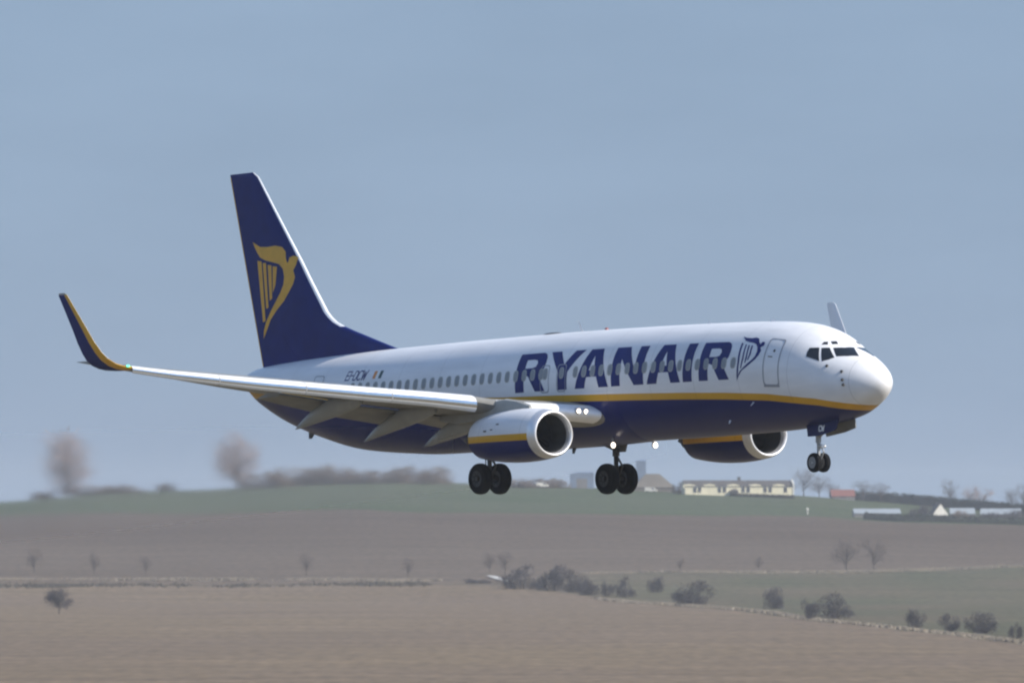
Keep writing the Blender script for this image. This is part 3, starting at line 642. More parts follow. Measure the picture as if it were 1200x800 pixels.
VEG=[
 (-93.7,2295,4.59,4.59,'shrub','small dark bare tree standing alone in the pale field at far left'),
 (-128.2,2975,5.95,4.58,'tree','faint bare tree leftmost along the verge between the two fields'),
 (-111.2,2950,5.45,3.40,'tree','thin bare tree second from left along the verge between fields'),
 (-97.2,2945,4.53,3.17,'tree','short bare tree third from left along the verge between fields'),
 (-54.1,2920,5.62,3.59,'tree','bare tree on the field verge below the tail of the airliner'),
 (-27.3,2905,4.47,2.90,'tree','faint thin tree on the verge left of the pale bare strip'),
 (-5.9,2960,5.01,3.19,'tree','faint bare tree behind the pale bare strip, left one of two'),
 (-1.8,2950,5.45,3.63,'tree','faint bare tree behind the pale bare strip, right one of two'),
 (45.4,2995,3.23,2.30,'tree','tiny faint tree on the upper verge below the cream house'),
 (66.9,3010,3.47,2.55,'tree','tiny faint tree on the upper verge right of the cream house'),
 (90.3,2995,8.29,7.37,'tree','bare spreading tree on the upper verge, left one of the pair'),
 (97.8,3000,8.31,6.00,'tree','bare spreading tree on the upper verge, right one of the pair'),
 (-8.7,2830,1.96,6.97,'bush','low dark bush left end of the pale bare strip'),
 (2.5,2760,6.37,9.77,'bush','broad low bush at the left end of the dark thicket in mid field'),
 (10.5,2740,8.01,7.17,'bush','tallest rounded bush in the dark thicket in mid field'),
 (15.3,2720,6.49,5.86,'bush','rounded bush to the right of the tallest one in the dark thicket'),
 (18.9,2695,3.32,4.56,'bush','small low bush at the right end of the dark thicket'),
 (23.1,2685,5.16,2.89,'bush','narrow dark bush just right of the thicket, left of a neighbour'),
 (27.2,2675,5.14,4.53,'bush','bushy shrub right of the narrow dark bush in mid field'),
 (35.5,2730,4.83,3.78,'bush','round dark shrub between the thicket and the dense dark bush'),
 (40.9,2505,6.17,6.94,'bush','dense dark bush with a pointed top beside the pale lower verge'),
 (57.8,2440,5.07,3.75,'bush','slim loose shrub on the green strip below the far engine'),
 (58.4,2170,5.68,3.67,'bush','tall upright shrub left of the wide bush on the lower verge'),
 (64.9,2220,5.12,6.83,'bush','wide dark bush beside the tall upright shrub on the lower verge'),
 (73.5,2025,4.21,3.12,'bush','grey loose shrub alone on the lower verge right of the wide bush'),
 (77.4,1965,3.48,3.02,'bush','round low shrub second along the lower verge from the right group'),
 (81.4,1925,4.15,4.44,'bush','broad dark shrub third along the lower verge near the right edge'),
 (84.4,1860,3.58,2.29,'bush','upright shrub at the right edge of the picture on the lower verge'),
 (-169.0,4200,21.32,16.80,'tall','large pale brown bare tree on the ridge at far left'),
 (-104.4,4190,18.05,15.47,'tall','pale brown bare tree on the ridge left of the airliner tail'),
 (-178.3,4200,3.23,12.92,'scrub','low brown scrub at the left foot of the large ridge tree'),
 (-161.5,4200,4.52,19.38,'scrub','brown scrub right of the large bare ridge tree'),
 (-147.9,4180,3.86,16.08,'scrub','tan scrub further right of the large bare ridge tree'),
 (-131.8,4200,3.23,9.69,'scrub','small dark scrub alone on the ridge between the two tall trees'),
 (-92.3,4165,7.05,17.94,'scrub','grey scrub right of the second tall ridge tree'),
 (-81.6,4175,8.35,21.20,'scrub','brown scrub on the ridge under the tail of the airliner'),
 (-68.0,4170,8.98,24.38,'scrub','broadest brown scrub clump on the ridge below the rear fuselage'),
 (-53.2,4165,5.45,17.94,'scrub','low brown scrub between the two broad clumps left of the main wheels'),
 (-40.4,4170,7.70,19.89,'scrub','grey brown scrub on the ridge close to the near main wheels'),
 (-29.5,4170,8.34,16.04,'scrub','tall narrow scrub clump touching the near main wheels from the left'),
 (1.9,4155,4.16,14.06,'scrub','low tan scrub on the ridge right of the near main wheels'),
 (10.3,4170,3.85,11.55,'scrub','low scrub behind the white van on the ridge'),
 (16.1,4175,4.17,9.63,'scrub','dark scrub left of the blue shed on the ridge'),
 (61.9,4150,4.47,4.47,'bush','dark blue grey bush at the left end of the cream house'),
 (110.5,4200,9.69,9.05,'tree','bare tree close to the right gable of the cream house'),
 (116.3,4200,7.11,8.40,'tree','bare tree between the cream house tree and the red roof'),
 (121.2,4200,5.49,6.46,'tree','small bare tree left of the red roofed house'),
 (133.1,4200,7.11,7.75,'tree','bare tree just right of the red roofed house'),
 (139.6,4200,7.11,6.46,'tree','thin bare tree second right of the red roofed house'),
 (168.1,4260,9.83,6.55,'tree','bare tree rising behind the dark hedge above the white gabled cottage'),
 (176.0,4260,8.52,5.90,'tree','bare tree behind the dark hedge, left of the reddish crown'),
 (180.9,4260,7.86,7.86,'tree','reddish bare tree behind the dark hedge near the right edge'),
 (192.0,4260,8.52,5.90,'tree','bare tree behind the dark hedge, second from the right edge'),
 (196.3,4260,9.83,6.55,'tree','bare tree behind the dark hedge at the right edge of the picture'),
 (141.4,3830,7.07,8.84,'bush','dark rounded bush left of the white gabled cottage'),
 (154.2,3840,5.32,7.68,'scrub','brown bush right of the white gabled cottage'),
 (165.3,3850,4.15,10.66,'bush','dark bush in front of the pale roofed sheds'),
 (175.2,3860,5.34,10.10,'bush','dark bush at the right edge below the pale roofed sheds'),
]

# ------------------------------------------------------------------ the land
ZRX = [-420, -194, -174, -152, -113, -81, -48.5, -16, 32, 81, 107, 129, 161.5, 194, 420]
ZRZ = [0, 3.9, 5.5, 7.75, 8.7, 11, 12, 11, 9.4, 7.4, 6.5, 4.5, 2.6, .65, -4]
def gz(x, d):
    t = min(max(d / 1200, 0), 1); b = -3 - 18 * t * t * (3 - 2 * t)
    if d > 2600:
        t = min((d - 2600) / 1600, 1); b = -21 + (lin(list(zip(ZRX, ZRZ)), x) + 21) * t ** 1.25
    if d > 4200: b -= (d - 4200) * .012
    return b
B1 = [(-200.0, 3940), (-179.3, 3885), (-101.6, 3775), (-28.7, 3735), (58.1, 3775), (105.8, 3820), (118.9, 3770), (176.8, 3830), (195.0, 3840)]
B2 = [(-145.7, 2870), (-132.5, 2870), (-65.7, 2845), (-8.8, 2860), (22.7, 2945), (55.5, 3005), (83.2, 3005), (111.9, 3030), (143.8, 3115), (160.7, 3165)]
B3 = [(-142.7, 2810), (-129.5, 2805), (-64.5, 2795), (-17.3, 2815), (0.0, 2780), (20.6, 2675), (44.0, 2485), (60.5, 2185), (72.6, 1965), (83.1, 1800), (90, 1650)]
def fnoise(x, y, s):   # cheap smooth value noise for wandering field edges
    def h(i, j): return (math.sin(i * 127.1 + j * 311.7 + s * 74.7) * 43758.5453) % 1.0
    i, j = math.floor(x), math.floor(y); u, v = x - i, y - j; u = u * u * (3 - 2 * u); v = v * v * (3 - 2 * v)
    return (h(i, j) * (1 - u) + h(i + 1, j) * u) * (1 - v) + (h(i, j + 1) * (1 - u) + h(i + 1, j + 1) * u) * v
def mixc(a, b, t): return tuple(p + (q - p) * t for p, q in zip(a, b))
SOIL, STUBBLE, GREEN, SPROUT, ROUGH = (.078, .054, .034), (.158, .117, .072), (.040, .058, .017), (.060, .068, .032), (.120, .090, .060)
def sm(a, b, x): t = min(max((x - a) / (b - a), 0), 1); return t * t * (3 - 2 * t)
def field(x, d):
    w = (fnoise(x / 14, d / 60, 1) - .5) * 2
    b1, b2, b3 = lin(B1, x) + w * 10, lin(B2, x) + w * 12, lin(B3, x) + w * 8
    g = mixc(GREEN, (0.074, 0.078, 0.044), fnoise(x / 50, d / 90, 3) * .6)
    soil = mixc(SOIL, (.112, .085, .060), .35 * fnoise(x / 90, d / 60, 4) + .65 * sm(3600, 3050, d))
    stub = mixc(STUBBLE, (0.141, 0.104, 0.074), .7 * fnoise(x / 60, d / 120, 5))
    # the strip between the two verges: rough grass on the left, a young crop on the right
    strip = mixc(ROUGH, mixc(SPROUT, (.105, .085, .052), min(1, .25 + fnoise(x / 22, d / 130, 6) * .8)), sm(-5, 40, x)); strip = mixc(strip, (.10, .082, .055), .75 * sm(60, 0, abs(d - b2 + 60)) * fnoise(x / 12, d / 50, 9))
    c = mixc(stub, strip, sm(b3 - 6, b3 + 6, d)); c = mixc(c, soil, sm(b2 - 8, b2 + 8, d)); c = mixc(c, g, sm(b1 - 12, b1 + 12, d))
    return mixc((.16, .135, .092), c, sm(1100, 1300, d))
def axis(parts):
    out = []
    for a, b_, st in parts:
        n = max(1, round((b_ - a) / st)); out += [a + (b_ - a) * k / n for k in range(n)]
    return out + [parts[-1][1]]
gx = axis([(-4500, -1200, 550), (-1200, -260, 60), (-260, 260, 4), (260, 1200, 60), (1200, 4500, 550)])
gy = axis([(-3000, 0, 250), (0, 1300, 40), (1300, 4320, 7), (4320, 9000, 200)])
b = MB(); nx = len(gx); cols = []
for y in gy:
    for x in gx:
        z = gz(x, y)
        if 1300 < y < 4400 and abs(x) < 262: z += (fnoise(x / 25, y / 80, 8) - .5) * .5
        b.v.append((x, y, z)); cols.append(field(x, y))
for j in range(len(gy) - 1):
    for i in range(nx - 1):
        b.f.append((j * nx + i, j * nx + i + 1, (j + 1) * nx + i + 1, (j + 1) * nx + i)); b.m.append(0)
gm = bpy.data.materials.new('field_soil'); gm.use_nodes = True
n = gm.node_tree.nodes; l = gm.node_tree.links; pb = n['Principled BSDF']; pb.inputs['Roughness'].default_value = .95; pb.inputs['Specular IOR Level'].default_value = .1
at = n.new('ShaderNodeVertexColor'); at.layer_name = 'field'
tc = n.new('ShaderNodeTexCoord')
def nzn(scale, st, lo, hi, det=4):
    mp = n.new('ShaderNodeMapping'); mp.inputs['Scale'].default_value = st; l.new(tc.outputs['Object'], mp.inputs[0])
    q = n.new('ShaderNodeTexNoise'); q.inputs['Scale'].default_value = scale; q.inputs['Detail'].default_value = det; l.new(mp.outputs[0], q.inputs['Vector'])
    r = n.new('ShaderNodeMapRange'); r.inputs['From Min'].default_value = .3; r.inputs['From Max'].default_value = .7; r.inputs['To Min'].default_value = lo; r.inputs['To Max'].default_value = hi
    l.new(q.outputs['Fac'], r.inputs['Value']); return r.outputs[0]
m1 = n.new('ShaderNodeMath'); m1.operation = 'MULTIPLY'; m0 = n.new('ShaderNodeMath'); m0.operation = 'MULTIPLY'; l.new(nzn(1, (.012, .035, .0), .87, 1.13), m0.inputs[0]); l.new(nzn(1, (.006, .11, .0), .90, 1.10, 3), m0.inputs[1]); l.new(m0.outputs[0], m1.inputs[0]); l.new(nzn(1, (.45, .06, .0), .78, 1.22, 8), m1.inputs[1])
mx = n.new('ShaderNodeMix'); mx.data_type = 'RGBA'; mx.blend_type = 'MULTIPLY'; mx.inputs['Factor'].default_value = 1
l.new(at.outputs['Color'], mx.inputs[6]); l.new(m1.outputs[0], mx.inputs[7]); l.new(mx.outputs[2], pb.inputs['Base Color'])
ground = b.build('ground', gm, None, ang=80)
ca = ground.data.color_attributes.new('field', 'FLOAT_COLOR', 'POINT')
ca.data.foreach_set('color', [c for col in cols for c in (*col, 1)])
tag(ground, kind='structure')

# dry grass verges and a bare pale strip along the field edges
rnd = random.Random(5)
M['dry'] = mat('dry_grass', (.27, .23, .175), .9, spec=.1); M['dull'] = mat('dull_grass', (.10, .088, .068), .9, spec=.1)
M['chalk'] = mat('pale_gravel', (.48, .47, .44), .9, var=.1, scale=.2, spec=.1)
def verge(name, pts, width, hgt, count, m, label):
    b = MB(); L = [Vector((x, d, 0)) for x, d in pts]; seg = [(L[i + 1] - L[i]).length for i in range(len(L) - 1)]; tot = sum(seg)
    for _ in range(count):
        s = rnd.random() * tot; i = 0
        while i < len(seg) - 1 and s > seg[i]: s -= seg[i]; i += 1
        p = L[i].lerp(L[i + 1], s / seg[i]); x = p.x + rnd.gauss(0, .6); d = p.y + rnd.gauss(0, width / 2)
        if fnoise(x / 16, d / 70, 12) * .7 + fnoise(x / 4, d / 30, 14) * .6 < rnd.uniform(.25, .8): continue
        z = gz(x, d); h = hgt * rnd.uniform(.5, 1.3); a = rnd.random() * 6.28; w = rnd.uniform(.12, .3); dx, dy = math.cos(a) * w, math.sin(a) * w; tx, ty = rnd.gauss(0, .2), rnd.gauss(0, .2)
        b.add([(x - dx, d - dy, z - .3), (x + dx, d + dy, z - .3), (x + tx + dx * .5, d + ty + dy * .5, z + h), (x + tx - dx * .6, d + ty - dy * .6, z + h * .9)], [(0, 1, 2, 3)])
        b.add([(x - dy, d + dx, z - .3), (x + dy, d - dx, z - .3), (x + ty + dy * .4, d + tx, z + h * .9), (x + ty - dy * .4, d + tx, z + h)], [(0, 1, 2, 3)])
    tag(b.build(name, m, None, smooth=False), label, 'grass verge', kind='stuff')
verge('grass_verge', [(-140, 2885), (-88.6, 2880), (-44.1, 2865), (-8.8, 2860)], 10, .45, 5000, M['dry'], 'faint pale dry grass along the field edge at left')
verge('grass_verge', [(-170, 2815), (-129, 2812), (-64.5, 2803), (-20, 2818)], 20, .5, 3500, M['dull'], 'dull rough grass just below the pale verge at left')
verge('grass_verge', [(9.0, 2930), (36.6, 2970), (63.9, 2975), (91.8, 2990), (111.3, 3020), (143.1, 3105), (165, 3165)], 10, .55, 6000, M['dry'], 'pale dry grass verge along the top of the green strip at right')
verge('grass_verge', [(20.4, 2655), (44.5, 2460), (53.9, 2335), (59.5, 2160), (65.7, 2085), (71.7, 1985), (77.5, 1890), (82.4, 1795), (90, 1650)], 10, .4, 6500, M['dry'], 'pale dry grass verge below the green strip at lower right')
b = MB(); rs = []
for k in range(9):
    t = k / 8; x = -6.2 + 6.4 * t; d = 2900 - 66 * t ** 1.3; w = 22 * math.sin(math.pi * (.1 + .85 * t))
    rs.append([(x - .5, d + w, gz(x, d + w) + .42), (x + .5, d - w, gz(x, d - w) + .40)])
b.loft(rs, 0, False); tag(b.build('path', M['chalk'], None), kind='structure')

# ------------------------------------------------------------------ trees, bushes, scrub
M['bark'] = mat('bark', (.07, .058, .048), .9, var=.2, spec=.1)
M['twig'] = mat('bare_twigs', (.11, .088, .075), .9, var=.25, scale=.6, spec=.1)
M['tan'] = mat('tan_twigs', (.34, .235, .19), .9, var=.25, scale=.5, spec=.1)
M['leaf'] = mat('dark_thicket', (.070, .063, .064), .9, var=.3, scale=.6, spec=.1)
M['scrubm'] = mat('dry_scrub', (.19, .14, .10), .9, var=.3, scale=.4, spec=.1)
def twig(b, p, d, L, w, r):
    d = d.normalized(); u = d.orthogonal().normalized(); u.rotate(Matrix.Rotation(r.random() * 6.28, 3, d)); q = p + d * L
    v = d.cross(u); m = p + d * L * .5 + u * L * .06
    b.add([p - u * w, p + u * w, q, m + v * w * .8, m - v * w * .8], [(0, 1, 2), (0, 3, 2), (1, 4, 2)])
def bare_tree(seed, rx, z0, ntw, tw, nbr=22):
    """a bare tree in a unit box: trunk and limbs that end inside an uneven crown of fine twigs"""
    r = random.Random(seed); tb = MB(); cb = MB()
    tb.tube([(0, 0, -.04), (r.gauss(0, .008), 0, .15), (r.gauss(0, .015), r.gauss(0, .015), .38), (r.gauss(0, .03), r.gauss(0, .03), .75)], [.026, .019, .013, .004], 7)
    zc = (1 + z0) / 2; rz = (1 - z0) / 2; ends = []
    while len(ends) < nbr:
        q = Vector((r.uniform(-1, 1), r.uniform(-1, 1), r.uniform(-1, 1)))
        if .25 < q.length < 1: ends.append(Vector((q.x * rx, q.y * rx, zc + q.z * rz)))
    for e in ends:
        s = Vector((0, 0, max(.12, min(.7, e.z * .62 - .05)))); m = s.lerp(e, .55) + Vector((r.gauss(0, .02), r.gauss(0, .02), .03))
        tb.tube([s, m, e], [.009, .006, .002], 5)
        sp = r.uniform(.07, .14)
        for _ in range(ntw):
            p = e + Vector((r.gauss(0, sp), r.gauss(0, sp), r.gauss(0, sp * .8)))
            d = (p - Vector((0, 0, z0))).normalized() * .8 + Vector((r.gauss(0, .5), r.gauss(0, .5), r.gauss(.35, .4)))
            twig(cb, p, d, r.uniform(.05, .13), tw, r)
    return tb, cb
def bush_mesh(seed, nblob, ntw, tw, low=False):
    r = random.Random(seed); tb = MB(); cb = MB()
    for k in range(nblob):
        c = Vector((r.uniform(-.36, .36), r.uniform(-.36, .36), 0)); c.z = r.uniform(.12, .72) * (1 - abs(c.x) * 1.1); R = r.uniform(.12, .26)
        if low: xx = r.uniform(-.5, .5); c = Vector((xx, r.uniform(-.3, .3), r.random() * .8 * (1 - abs(xx) * 1.2))); R = r.uniform(.09, .2)
        tb.tube([(c.x * .35, c.y * .35, -.03), (c.x * .7, c.y * .7, c.z * .6), tuple(c)], [.02, .012, .004], 5)
        for _ in range(ntw):
            d = Vector((r.gauss(0, 1), r.gauss(0, 1), r.gauss(0, 1))).normalized(); p = c + d * R * r.random() ** .5 * .8
            if p.z < 0: p.z = -p.z * .3
            twig(cb, p, d + Vector((r.gauss(0, .5), r.gauss(0, .5), r.gauss(.3, .5))), r.uniform(.05, .15), tw, r)
    return tb, cb
KIN = {'tree': [bare_tree(11 + i, .46, .28, 34, .0032) for i in range(4)],
       'tall': [bare_tree(31 + i, .44, .06, 42, .0021, 64) for i in range(2)],
       'shrub': [bare_tree(91, .5, .2, 60, .007, 34)],
       'bush': [bush_mesh(51 + i, 10 + 2 * i, 95, .0075) for i in range(5)],
       'scrub': [bush_mesh(71 + i, 34, 60, .0055, True) for i in range(4)]}
NAMES = {'tree': ('bare_tree', 'tree', 'bare trees in the fields and on the ridge', 'bark', 'twig'), 'tall': ('bare_tree', 'tree', 'bare trees in the fields and on the ridge', 'bark', 'tan'),
         'shrub': ('bare_tree', 'tree', 'bare trees in the fields and on the ridge', 'bark', 'leaf'),
         'bush': ('bush', 'bush', 'dark bushes along the field edges', 'bark', 'leaf'), 'scrub': ('scrub_bush', 'bush', 'dry scrub along the ridge', 'bark', 'scrubm')}
PROTO = {}; cnt = {}
rt = random.Random(3)
for x, d, h, w, kind, label in VEG:
    name, cat, group, mt, mc = NAMES[kind]
    i = cnt.get(kind, 0); cnt[kind] = i + 1; i %= len(KIN[kind])
    root = empty(name, (x, d, gz(x, d) - .1), label, cat, group)
    if 'reddish' in label or 'pale brown' in label: mc = 'tan'
    key = (kind, i, mc)
    if key not in PROTO:
        tb, cb = KIN[kind][i]
        PROTO[key] = (tb.build('trunk' if kind in ('tree', 'tall', 'shrub') else 'stems', M[mt], root), cb.build('crown', M[mc], root, smooth=False))
    else:
        for src in PROTO[key]:
            c = src.copy(); COL.objects.link(c); c.parent = root
    root.rotation_euler = (0, 0, rt.random() * 6.28)
    k = 1.22 if kind == 'bush' else 1.1
    root.scale = (w * k, w * k, h * k)

# ------------------------------------------------------------------ buildings on the ridge
M['cream'] = mat('cream_render', (.66, .60, .42), .85, var=.08, scale=.3); M['rooft'] = mat('brown_roof_tiles', (.062, .056, .05), .85, var=.25, scale=.8)
M['bwin'] = mat('house_glass', (.03, .035, .04), .2); M['redroof'] = mat('red_roof', (.17, .065, .05), .8, var=.15, scale=.5)
M['barnroof'] = mat('weathered_roof', (.115, .10, .078), .9, var=.2, scale=.2); M['blue'] = mat('blue_sheeting', (.15, .195, .27), .6, var=.15, scale=.3)
M['zinc'] = mat('pale_sheet_roof', (.27, .30, .32), .6, var=.12, scale=.3); M['shed'] = mat('shed_wall', (.17, .16, .15), .85, var=.15, scale=.3)
M['plaster'] = mat('white_plaster', (.70, .66, .58), .85, var=.06, scale=.4); M['hedge'] = mat('hedge_foliage', (.028, .036, .024), .9, var=.35, scale=.3, spec=.1)
def prism_roof(b, x0, x1, y0, y1, z0, z1, hip=0.0, m=0):
    ym = (y0 + y1) / 2
    b.add([(x0, y0, z0), (x1, y0, z0), (x1, y1, z0), (x0, y1, z0), (x0 + hip, ym, z1), (x1 - hip, ym, z1)], [(0, 1, 5, 4), (2, 3, 4, 5), (0, 4, 3), (1, 2, 5), (3, 2, 1, 0)], m)
def house(name, x, d, rot, label, L, W, H, RH, wall, roof, hip=0.0, over=.3, cat='house'):
    root = empty(name, (x, d, gz(x, d) - .3), label, cat); root.rotation_euler = (0, 0, R_(rot))
    b = MB(); b.box((-L / 2, -W / 2, -1.5), (L / 2, W / 2, H))
    if not hip: b.add([(-L / 2, -W / 2, H), (-L / 2, W / 2, H), (-L / 2, 0, H + RH - .15), (L / 2, -W / 2, H), (L / 2, W / 2, H), (L / 2, 0, H + RH - .15)], [(0, 1, 2), (4, 3, 5)])
    b.build('wall', M[wall], root, smooth=False)
    b = MB()
    if hip: prism_roof(b, -L / 2 - over, L / 2 + over, -W / 2 - over, W / 2 + over, H + .02, H + RH, hip)
    else:
        e = W / 2 + over; ze = H - over * RH / (W / 2)
        b.loft([[(x, -e, ze + .03), (x, -e, ze + .18), (x, 0, H + RH + .18), (x, e, ze + .18), (x, e, ze + .03), (x, 0, H + RH + .03)] for x in (-L / 2 - over, L / 2 + over)], 0, True, True, True)
    b.build('roof', M[roof], root, smooth=False)
    return root
def windows(root, xs, y, z0, z1, w, frame='plaster'):
    for x in xs:
        b = MB(); b.box((x - w / 2, y - .12, z0), (x + w / 2, y + .1, z1)); f = b.build('window', M[frame], root, smooth=False)
        b = MB(); b.box((x - w / 2 + .1, y - .16, z0 + .1), (x - .04, y - .11, z1 - .1)); b.box((x + .04, y - .16, z0 + .1), (x + w / 2 - .1, y - .11, z1 - .1)); b.build('pane', M['bwin'], f, smooth=False)
hx, hd = 84.2, 4145
hs_ = house('long_house', hx, hd, 7, 'long low cream house with a mottled brown roof on the ridge', 40.6, 9, 3.9, 2.1, 'cream', 'rooft', 0, .25)
px = lambda u: (u - 864) * .319
windows(hs_, [px(u) for u in (812, 817.5, 841, 847, 869, 875, 895, 901, 919)], -4.5, 1.6, 3.75, 1.35)
for u in (805, 829, 857, 883, 911):   # gabled dormer fronts that rise into the roof
    b = MB(); c = px(u); b.box((c - 2.2, -4.55, 3.2), (c + 2.2, -3.0, 4.45)); b.add([(c - 2.2, -4.55, 4.45), (c + 2.2, -4.55, 4.45), (c, -4.55, 4.8), (c - 2.2, -2.2, 4.45), (c + 2.2, -2.2, 4.45), (c, -2.2, 4.8)], [(0, 1, 2), (0, 2, 5, 3), (1, 4, 5, 2)])
    b.build('dormer', M['cream'], hs_, smooth=False)
b = MB(); b.box((20.3, -4.7, -1), (20.75, 4.7, 5.0)); b.add([(20.3, -4.7, 5.0), (20.3, 4.7, 5.0), (20.3, 0, 6.6), (20.75, -4.7, 5.0), (20.75, 4.7, 5.0), (20.75, 0, 6.6)], [(0, 1, 2), (4, 3, 5), (0, 2, 5, 3), (1, 4, 5, 2)])
b.build('gable_wall', M['plaster'], hs_, smooth=False)
b = MB(); b.box((px(866) - .5, -.5, 5.2), (px(866) + .5, .5, 7.2)); b.box((px(866) - .65, -.65, 7.2), (px(866) + .65, .65, 7.45)); b.build('chimney', M['rooft'], hs_, smooth=False)
b = MB(); b.box((px(858) - 1.4, -6.1, -1), (px(858) + 1.4, -4.52, 2.2)); prism_roof(b, px(858) - 1.7, px(858) + 1.7, -6.4, -4.52, 2.22, 3.0, 1.2, 1); b.build('porch', [M['rooft'], M['rooft']], hs_, smooth=False)
def hedge(label, pts, hgt, wid, count, seed):
    r = random.Random(seed); b = MB(); L = [Vector((x, d, 0)) for x, d in pts]; core = []
    seg = [(L[i + 1] - L[i]).length for i in range(len(L) - 1)]; tot = sum(seg); N = max(8, int(tot / 3))
    def at_(s):
        i = 0
        while i < len(seg) - 1 and s > seg[i]: s -= seg[i]; i += 1
        return L[i].lerp(L[i + 1], min(1, s / seg[i]))
    for k in range(N + 1):
        p = at_(tot * k / N); z = gz(p.x, p.y); h = hgt * (.75 + .3 * r.random())
        core.append([(p.x + wid * .42 * cy * r.uniform(.8, 1.1) * .2, p.y + wid * .45 * cy, z + h * cz) for cy, cz in ((-1, -.3), (-1.05, .3), (-.8, .75), (-.3, .95), (.3, .95), (.8, .75), (1.05, .3), (1, -.3))])
    b.loft(core, 0, False)
    for _ in range(count):
        p = at_(r.random() * tot); z = gz(p.x, p.y); a = r.random() * 3.14; o = Vector((0, -math.cos(a) * wid * .5, math.sin(a) * hgt * r.uniform(.7, 1.05)))
        twig(b, Vector((p.x, p.y, z)) + o * .9, Vector((r.gauss(0, .6), -math.cos(a) + r.gauss(0, .4), abs(math.sin(a)) + r.gauss(.2, .3))), r.uniform(.4, 1.0), .16, r)
    return tag(b.build('hedge', M['hedge'], None, smooth=False), label, 'hedge')
hedge('low dark hedge along the foot of the long cream house', [(px(855) + hx, 4136), (px(930) + hx, 4134)], .9, 1.5, 900, 1)
hedge('long dark hedge sloping down the skyline at right behind the cottage', [(122, 4225), (147.7, 4195), (165.0, 4150), (200, 4100)], 3.9, 5, 5000, 2)
hedge('dark hedge in front of the long pale roof and the white gabled cottage', [(121, 3815), (135, 3812), (150, 3835), (168, 3842), (196, 3850)], 2.3, 3, 4500, 3)

house('barn', 53.0, 4175, 4, 'broad brown barn with a low hipped roof left of the cream house', 15.5, 12, 1.6, 5.2, 'barnroof', 'barnroof', 5.5, .3, 'barn')
sh = house('blue_shed', 26.4, 4190, 0, 'blue flat sided shed on the ridge seen between the main wheels', 9, 6, 5.6, .5, 'blue', 'blue', 0, .1, 'shed')
b = MB(); b.box((-2.0, -3.08, -.5), (2.0, -2.98, 3.6)); b.build('door', M['shed'], sh, smooth=False)
tw_ = house('blue_silo_house', 49.3, 4240, 0, 'tall narrow blue block behind the far main wheels', 3.8, 4, 11.5, .5, 'blue', 'blue', 0, .1, 'shed')
rh = house('red_roofed_house', 124.8, 4192, 6, 'small house with a red roof between bare trees on the ridge', 8.6, 7, 1.7, 2.3, 'shed', 'redroof')
windows(rh, [-2.2, 2.0], -3.5, .4, 1.4, 1.1)
g1 = house('sheet_roofed_shed', 126.5, 3850, 3, 'long low shed with a pale blue grey roof behind the dark hedge', 16.0, 9, 2.0, 1.5, 'shed', 'zinc', 0, .2, 'shed')
cott = house('cottage', 148.6, 3866, 100, 'small cottage with a bright white gable facing the fields', 8, 5.0, 2.9, 3.4, 'plaster', 'rooft', 0, .12)
b = MB(); b.box((-4.12, -.5, 1.0), (-3.98, .5, 2.1)); b.build('window', M['bwin'], cott, smooth=False)
b = MB(); b.box((1, -.4, 4.2), (1.7, .3, 6.6)); b.build('chimney', M['rooft'], cott, smooth=False)
house('sheet_roofed_shed', 158.5, 3905, 0, 'small pale roofed shed right of the white gabled cottage', 8.5, 7, 2.4, 1.8, 'shed', 'zinc', 0, .2, 'shed')
house('sheet_roofed_shed', 173.0, 3925, -5, 'pale roofed shed near the right edge of the picture behind dark bushes', 14, 8, 2.5, 1.9, 'shed', 'zinc', 0, .2, 'shed')
# small white vehicles and a marker post far off
def vehicle(x, d, rot, label):
    root = empty('parked_van', (x, d, gz(x, d)), label, 'van', 'white vans parked on the ridge'); root.rotation_euler = (0, 0, R_(rot))
    b = MB(); b.loft([[(px_, y, pz) for px_, pz in ((-2.3, .45), (2.3, .45), (2.35, 1.0), (1.7, 1.15), (1.1, 1.85), (-2.25, 1.9))] for y in (-.9, .9)], 0, True, True, True); b.build('body', M['plaster'], root, smooth=False)
    b = MB(); b.add([(1.05, -.92, 1.2), (1.5, -.92, 1.2), (1.05, -.92, 1.7), (.2, -.92, 1.2), (.2, -.92, 1.7)], [(0, 1, 2), (3, 0, 2, 4)]); b.build('window', M['bwin'], root, smooth=False)
    for wx_ in (-1.4, 1.4):
        for y in (-.92, .72):
            b = MB(); b.loft([[(wx_ + r * math.cos(k * math.pi / 8), y + o, .34 + r * math.sin(k * math.pi / 8)) for k in range(16)] for r, o in ((.2, 0), (.34, .02), (.34, .18), (.2, .2))], 0, True, True, True); b.build('wheel', M['tyre'], root)
vehicle(11.4, 4165, 5, 'white van parked on the ridge left of the blue shed')
vehicle(52.0, 4150, -4, 'white van parked in front of the brown barn')
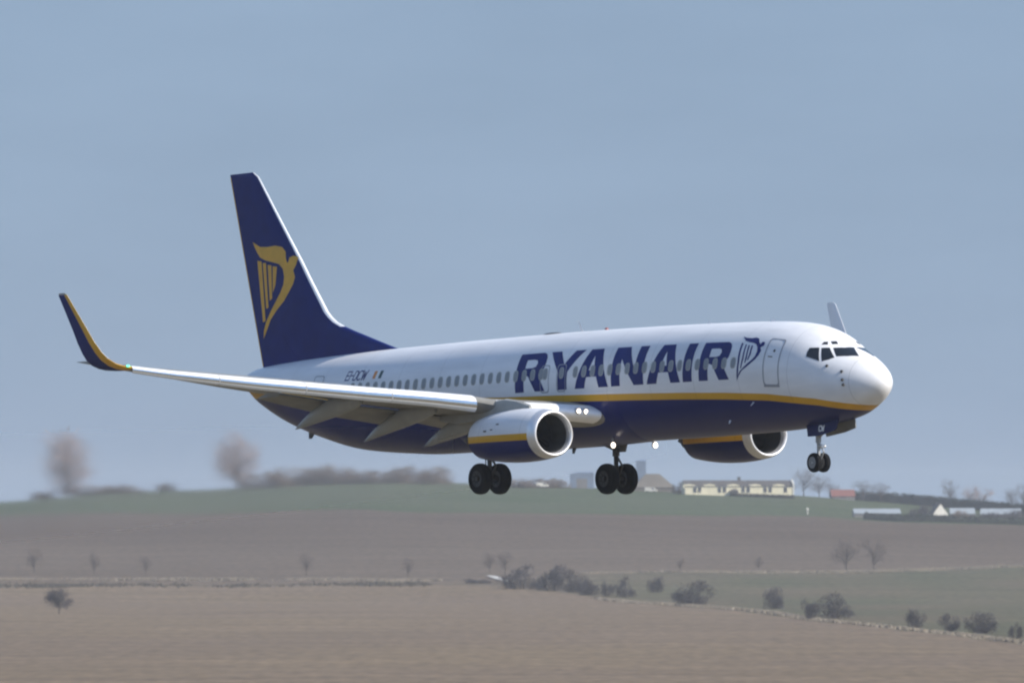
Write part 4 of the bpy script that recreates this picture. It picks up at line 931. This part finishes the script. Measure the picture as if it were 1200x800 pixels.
b = MB(); b.tube([(102.6, 3850, gz(102.6, 3850) - .3), (102.6, 3850, gz(102.6, 3850) + 1.5)], [.18, .16], 8); b.box((102.2, 3849.7, gz(102.6, 3850) + 1.5), (103.0, 3850.3, gz(102.6, 3850) + 2.3))
tag(b.build('marker_post', M['plaster'], None, smooth=False), 'small white marker post at the lower edge of the green slope', 'post')

# ------------------------------------------------------------------ the air
b = MB(); b.box((-4600, -3100, -120), (4600, 9100, 34))
hz = b.build('haze', [], None, smooth=False)
hm_ = bpy.data.materials.new('haze_air'); hm_.use_nodes = True
n = hm_.node_tree.nodes; l = hm_.node_tree.links; n.remove(n['Principled BSDF'])
pv = n.new('ShaderNodeVolumePrincipled'); pv.inputs['Color'].default_value = (.86, .90, .97, 1); pv.inputs['Density'].default_value = 0.62e-4; pv.inputs['Anisotropy'].default_value = .2
l.new(pv.outputs[0], n['Material Output'].inputs['Volume']); hz.data.materials.append(hm_); tag(hz, kind='stuff')

# hot exhaust streaming back from the engines: nearly clear air that bends light a little and softens what lies behind
pm = bpy.data.materials.new('hot_air'); pm.use_nodes = True
n = pm.node_tree.nodes; ll = pm.node_tree.links; n.remove(n['Principled BSDF'])
rf = n.new('ShaderNodeBsdfRefraction'); rf.inputs['IOR'].default_value = 1.00028; rf.inputs['Roughness'].default_value = .5
ll.new(rf.outputs[0], n['Material Output'].inputs['Surface'])
for yy in (4.83, -4.83):
    b = MB(); rs = []
    for k in range(12):
        t = k / 11; X = 19.6 + 46 * t; hw = .35 + .9 * t ** .7; hh = .4 + 1.75 * t ** .6; z = 1.5 - (.012 if yy > 0 else -.006) * (X - 18)
        rs.append([(X, yy - hw, z - hh), (X, yy + hw, z - hh), (X, yy + hw, z + hh), (X, yy - hw, z + hh)])
    b.loft([[r_[0], r_[3]] for r_ in rs], 0, False); b.loft([[r_[1], r_[2]] for r_ in rs], 0, False)
    o = b.build('heat_haze', pm, None, off=OFF, smooth=False); o.matrix_world = air.matrix_world.copy()
    for q in o.data.polygons:
        if (q.normal.y > 0) != (q.center.y > yy): q.flip()
    o.data.update()
    tag(o, 'shimmering hot exhaust air behind the near engine' if yy > 0 else 'shimmering hot exhaust air behind the far engine', kind='stuff')
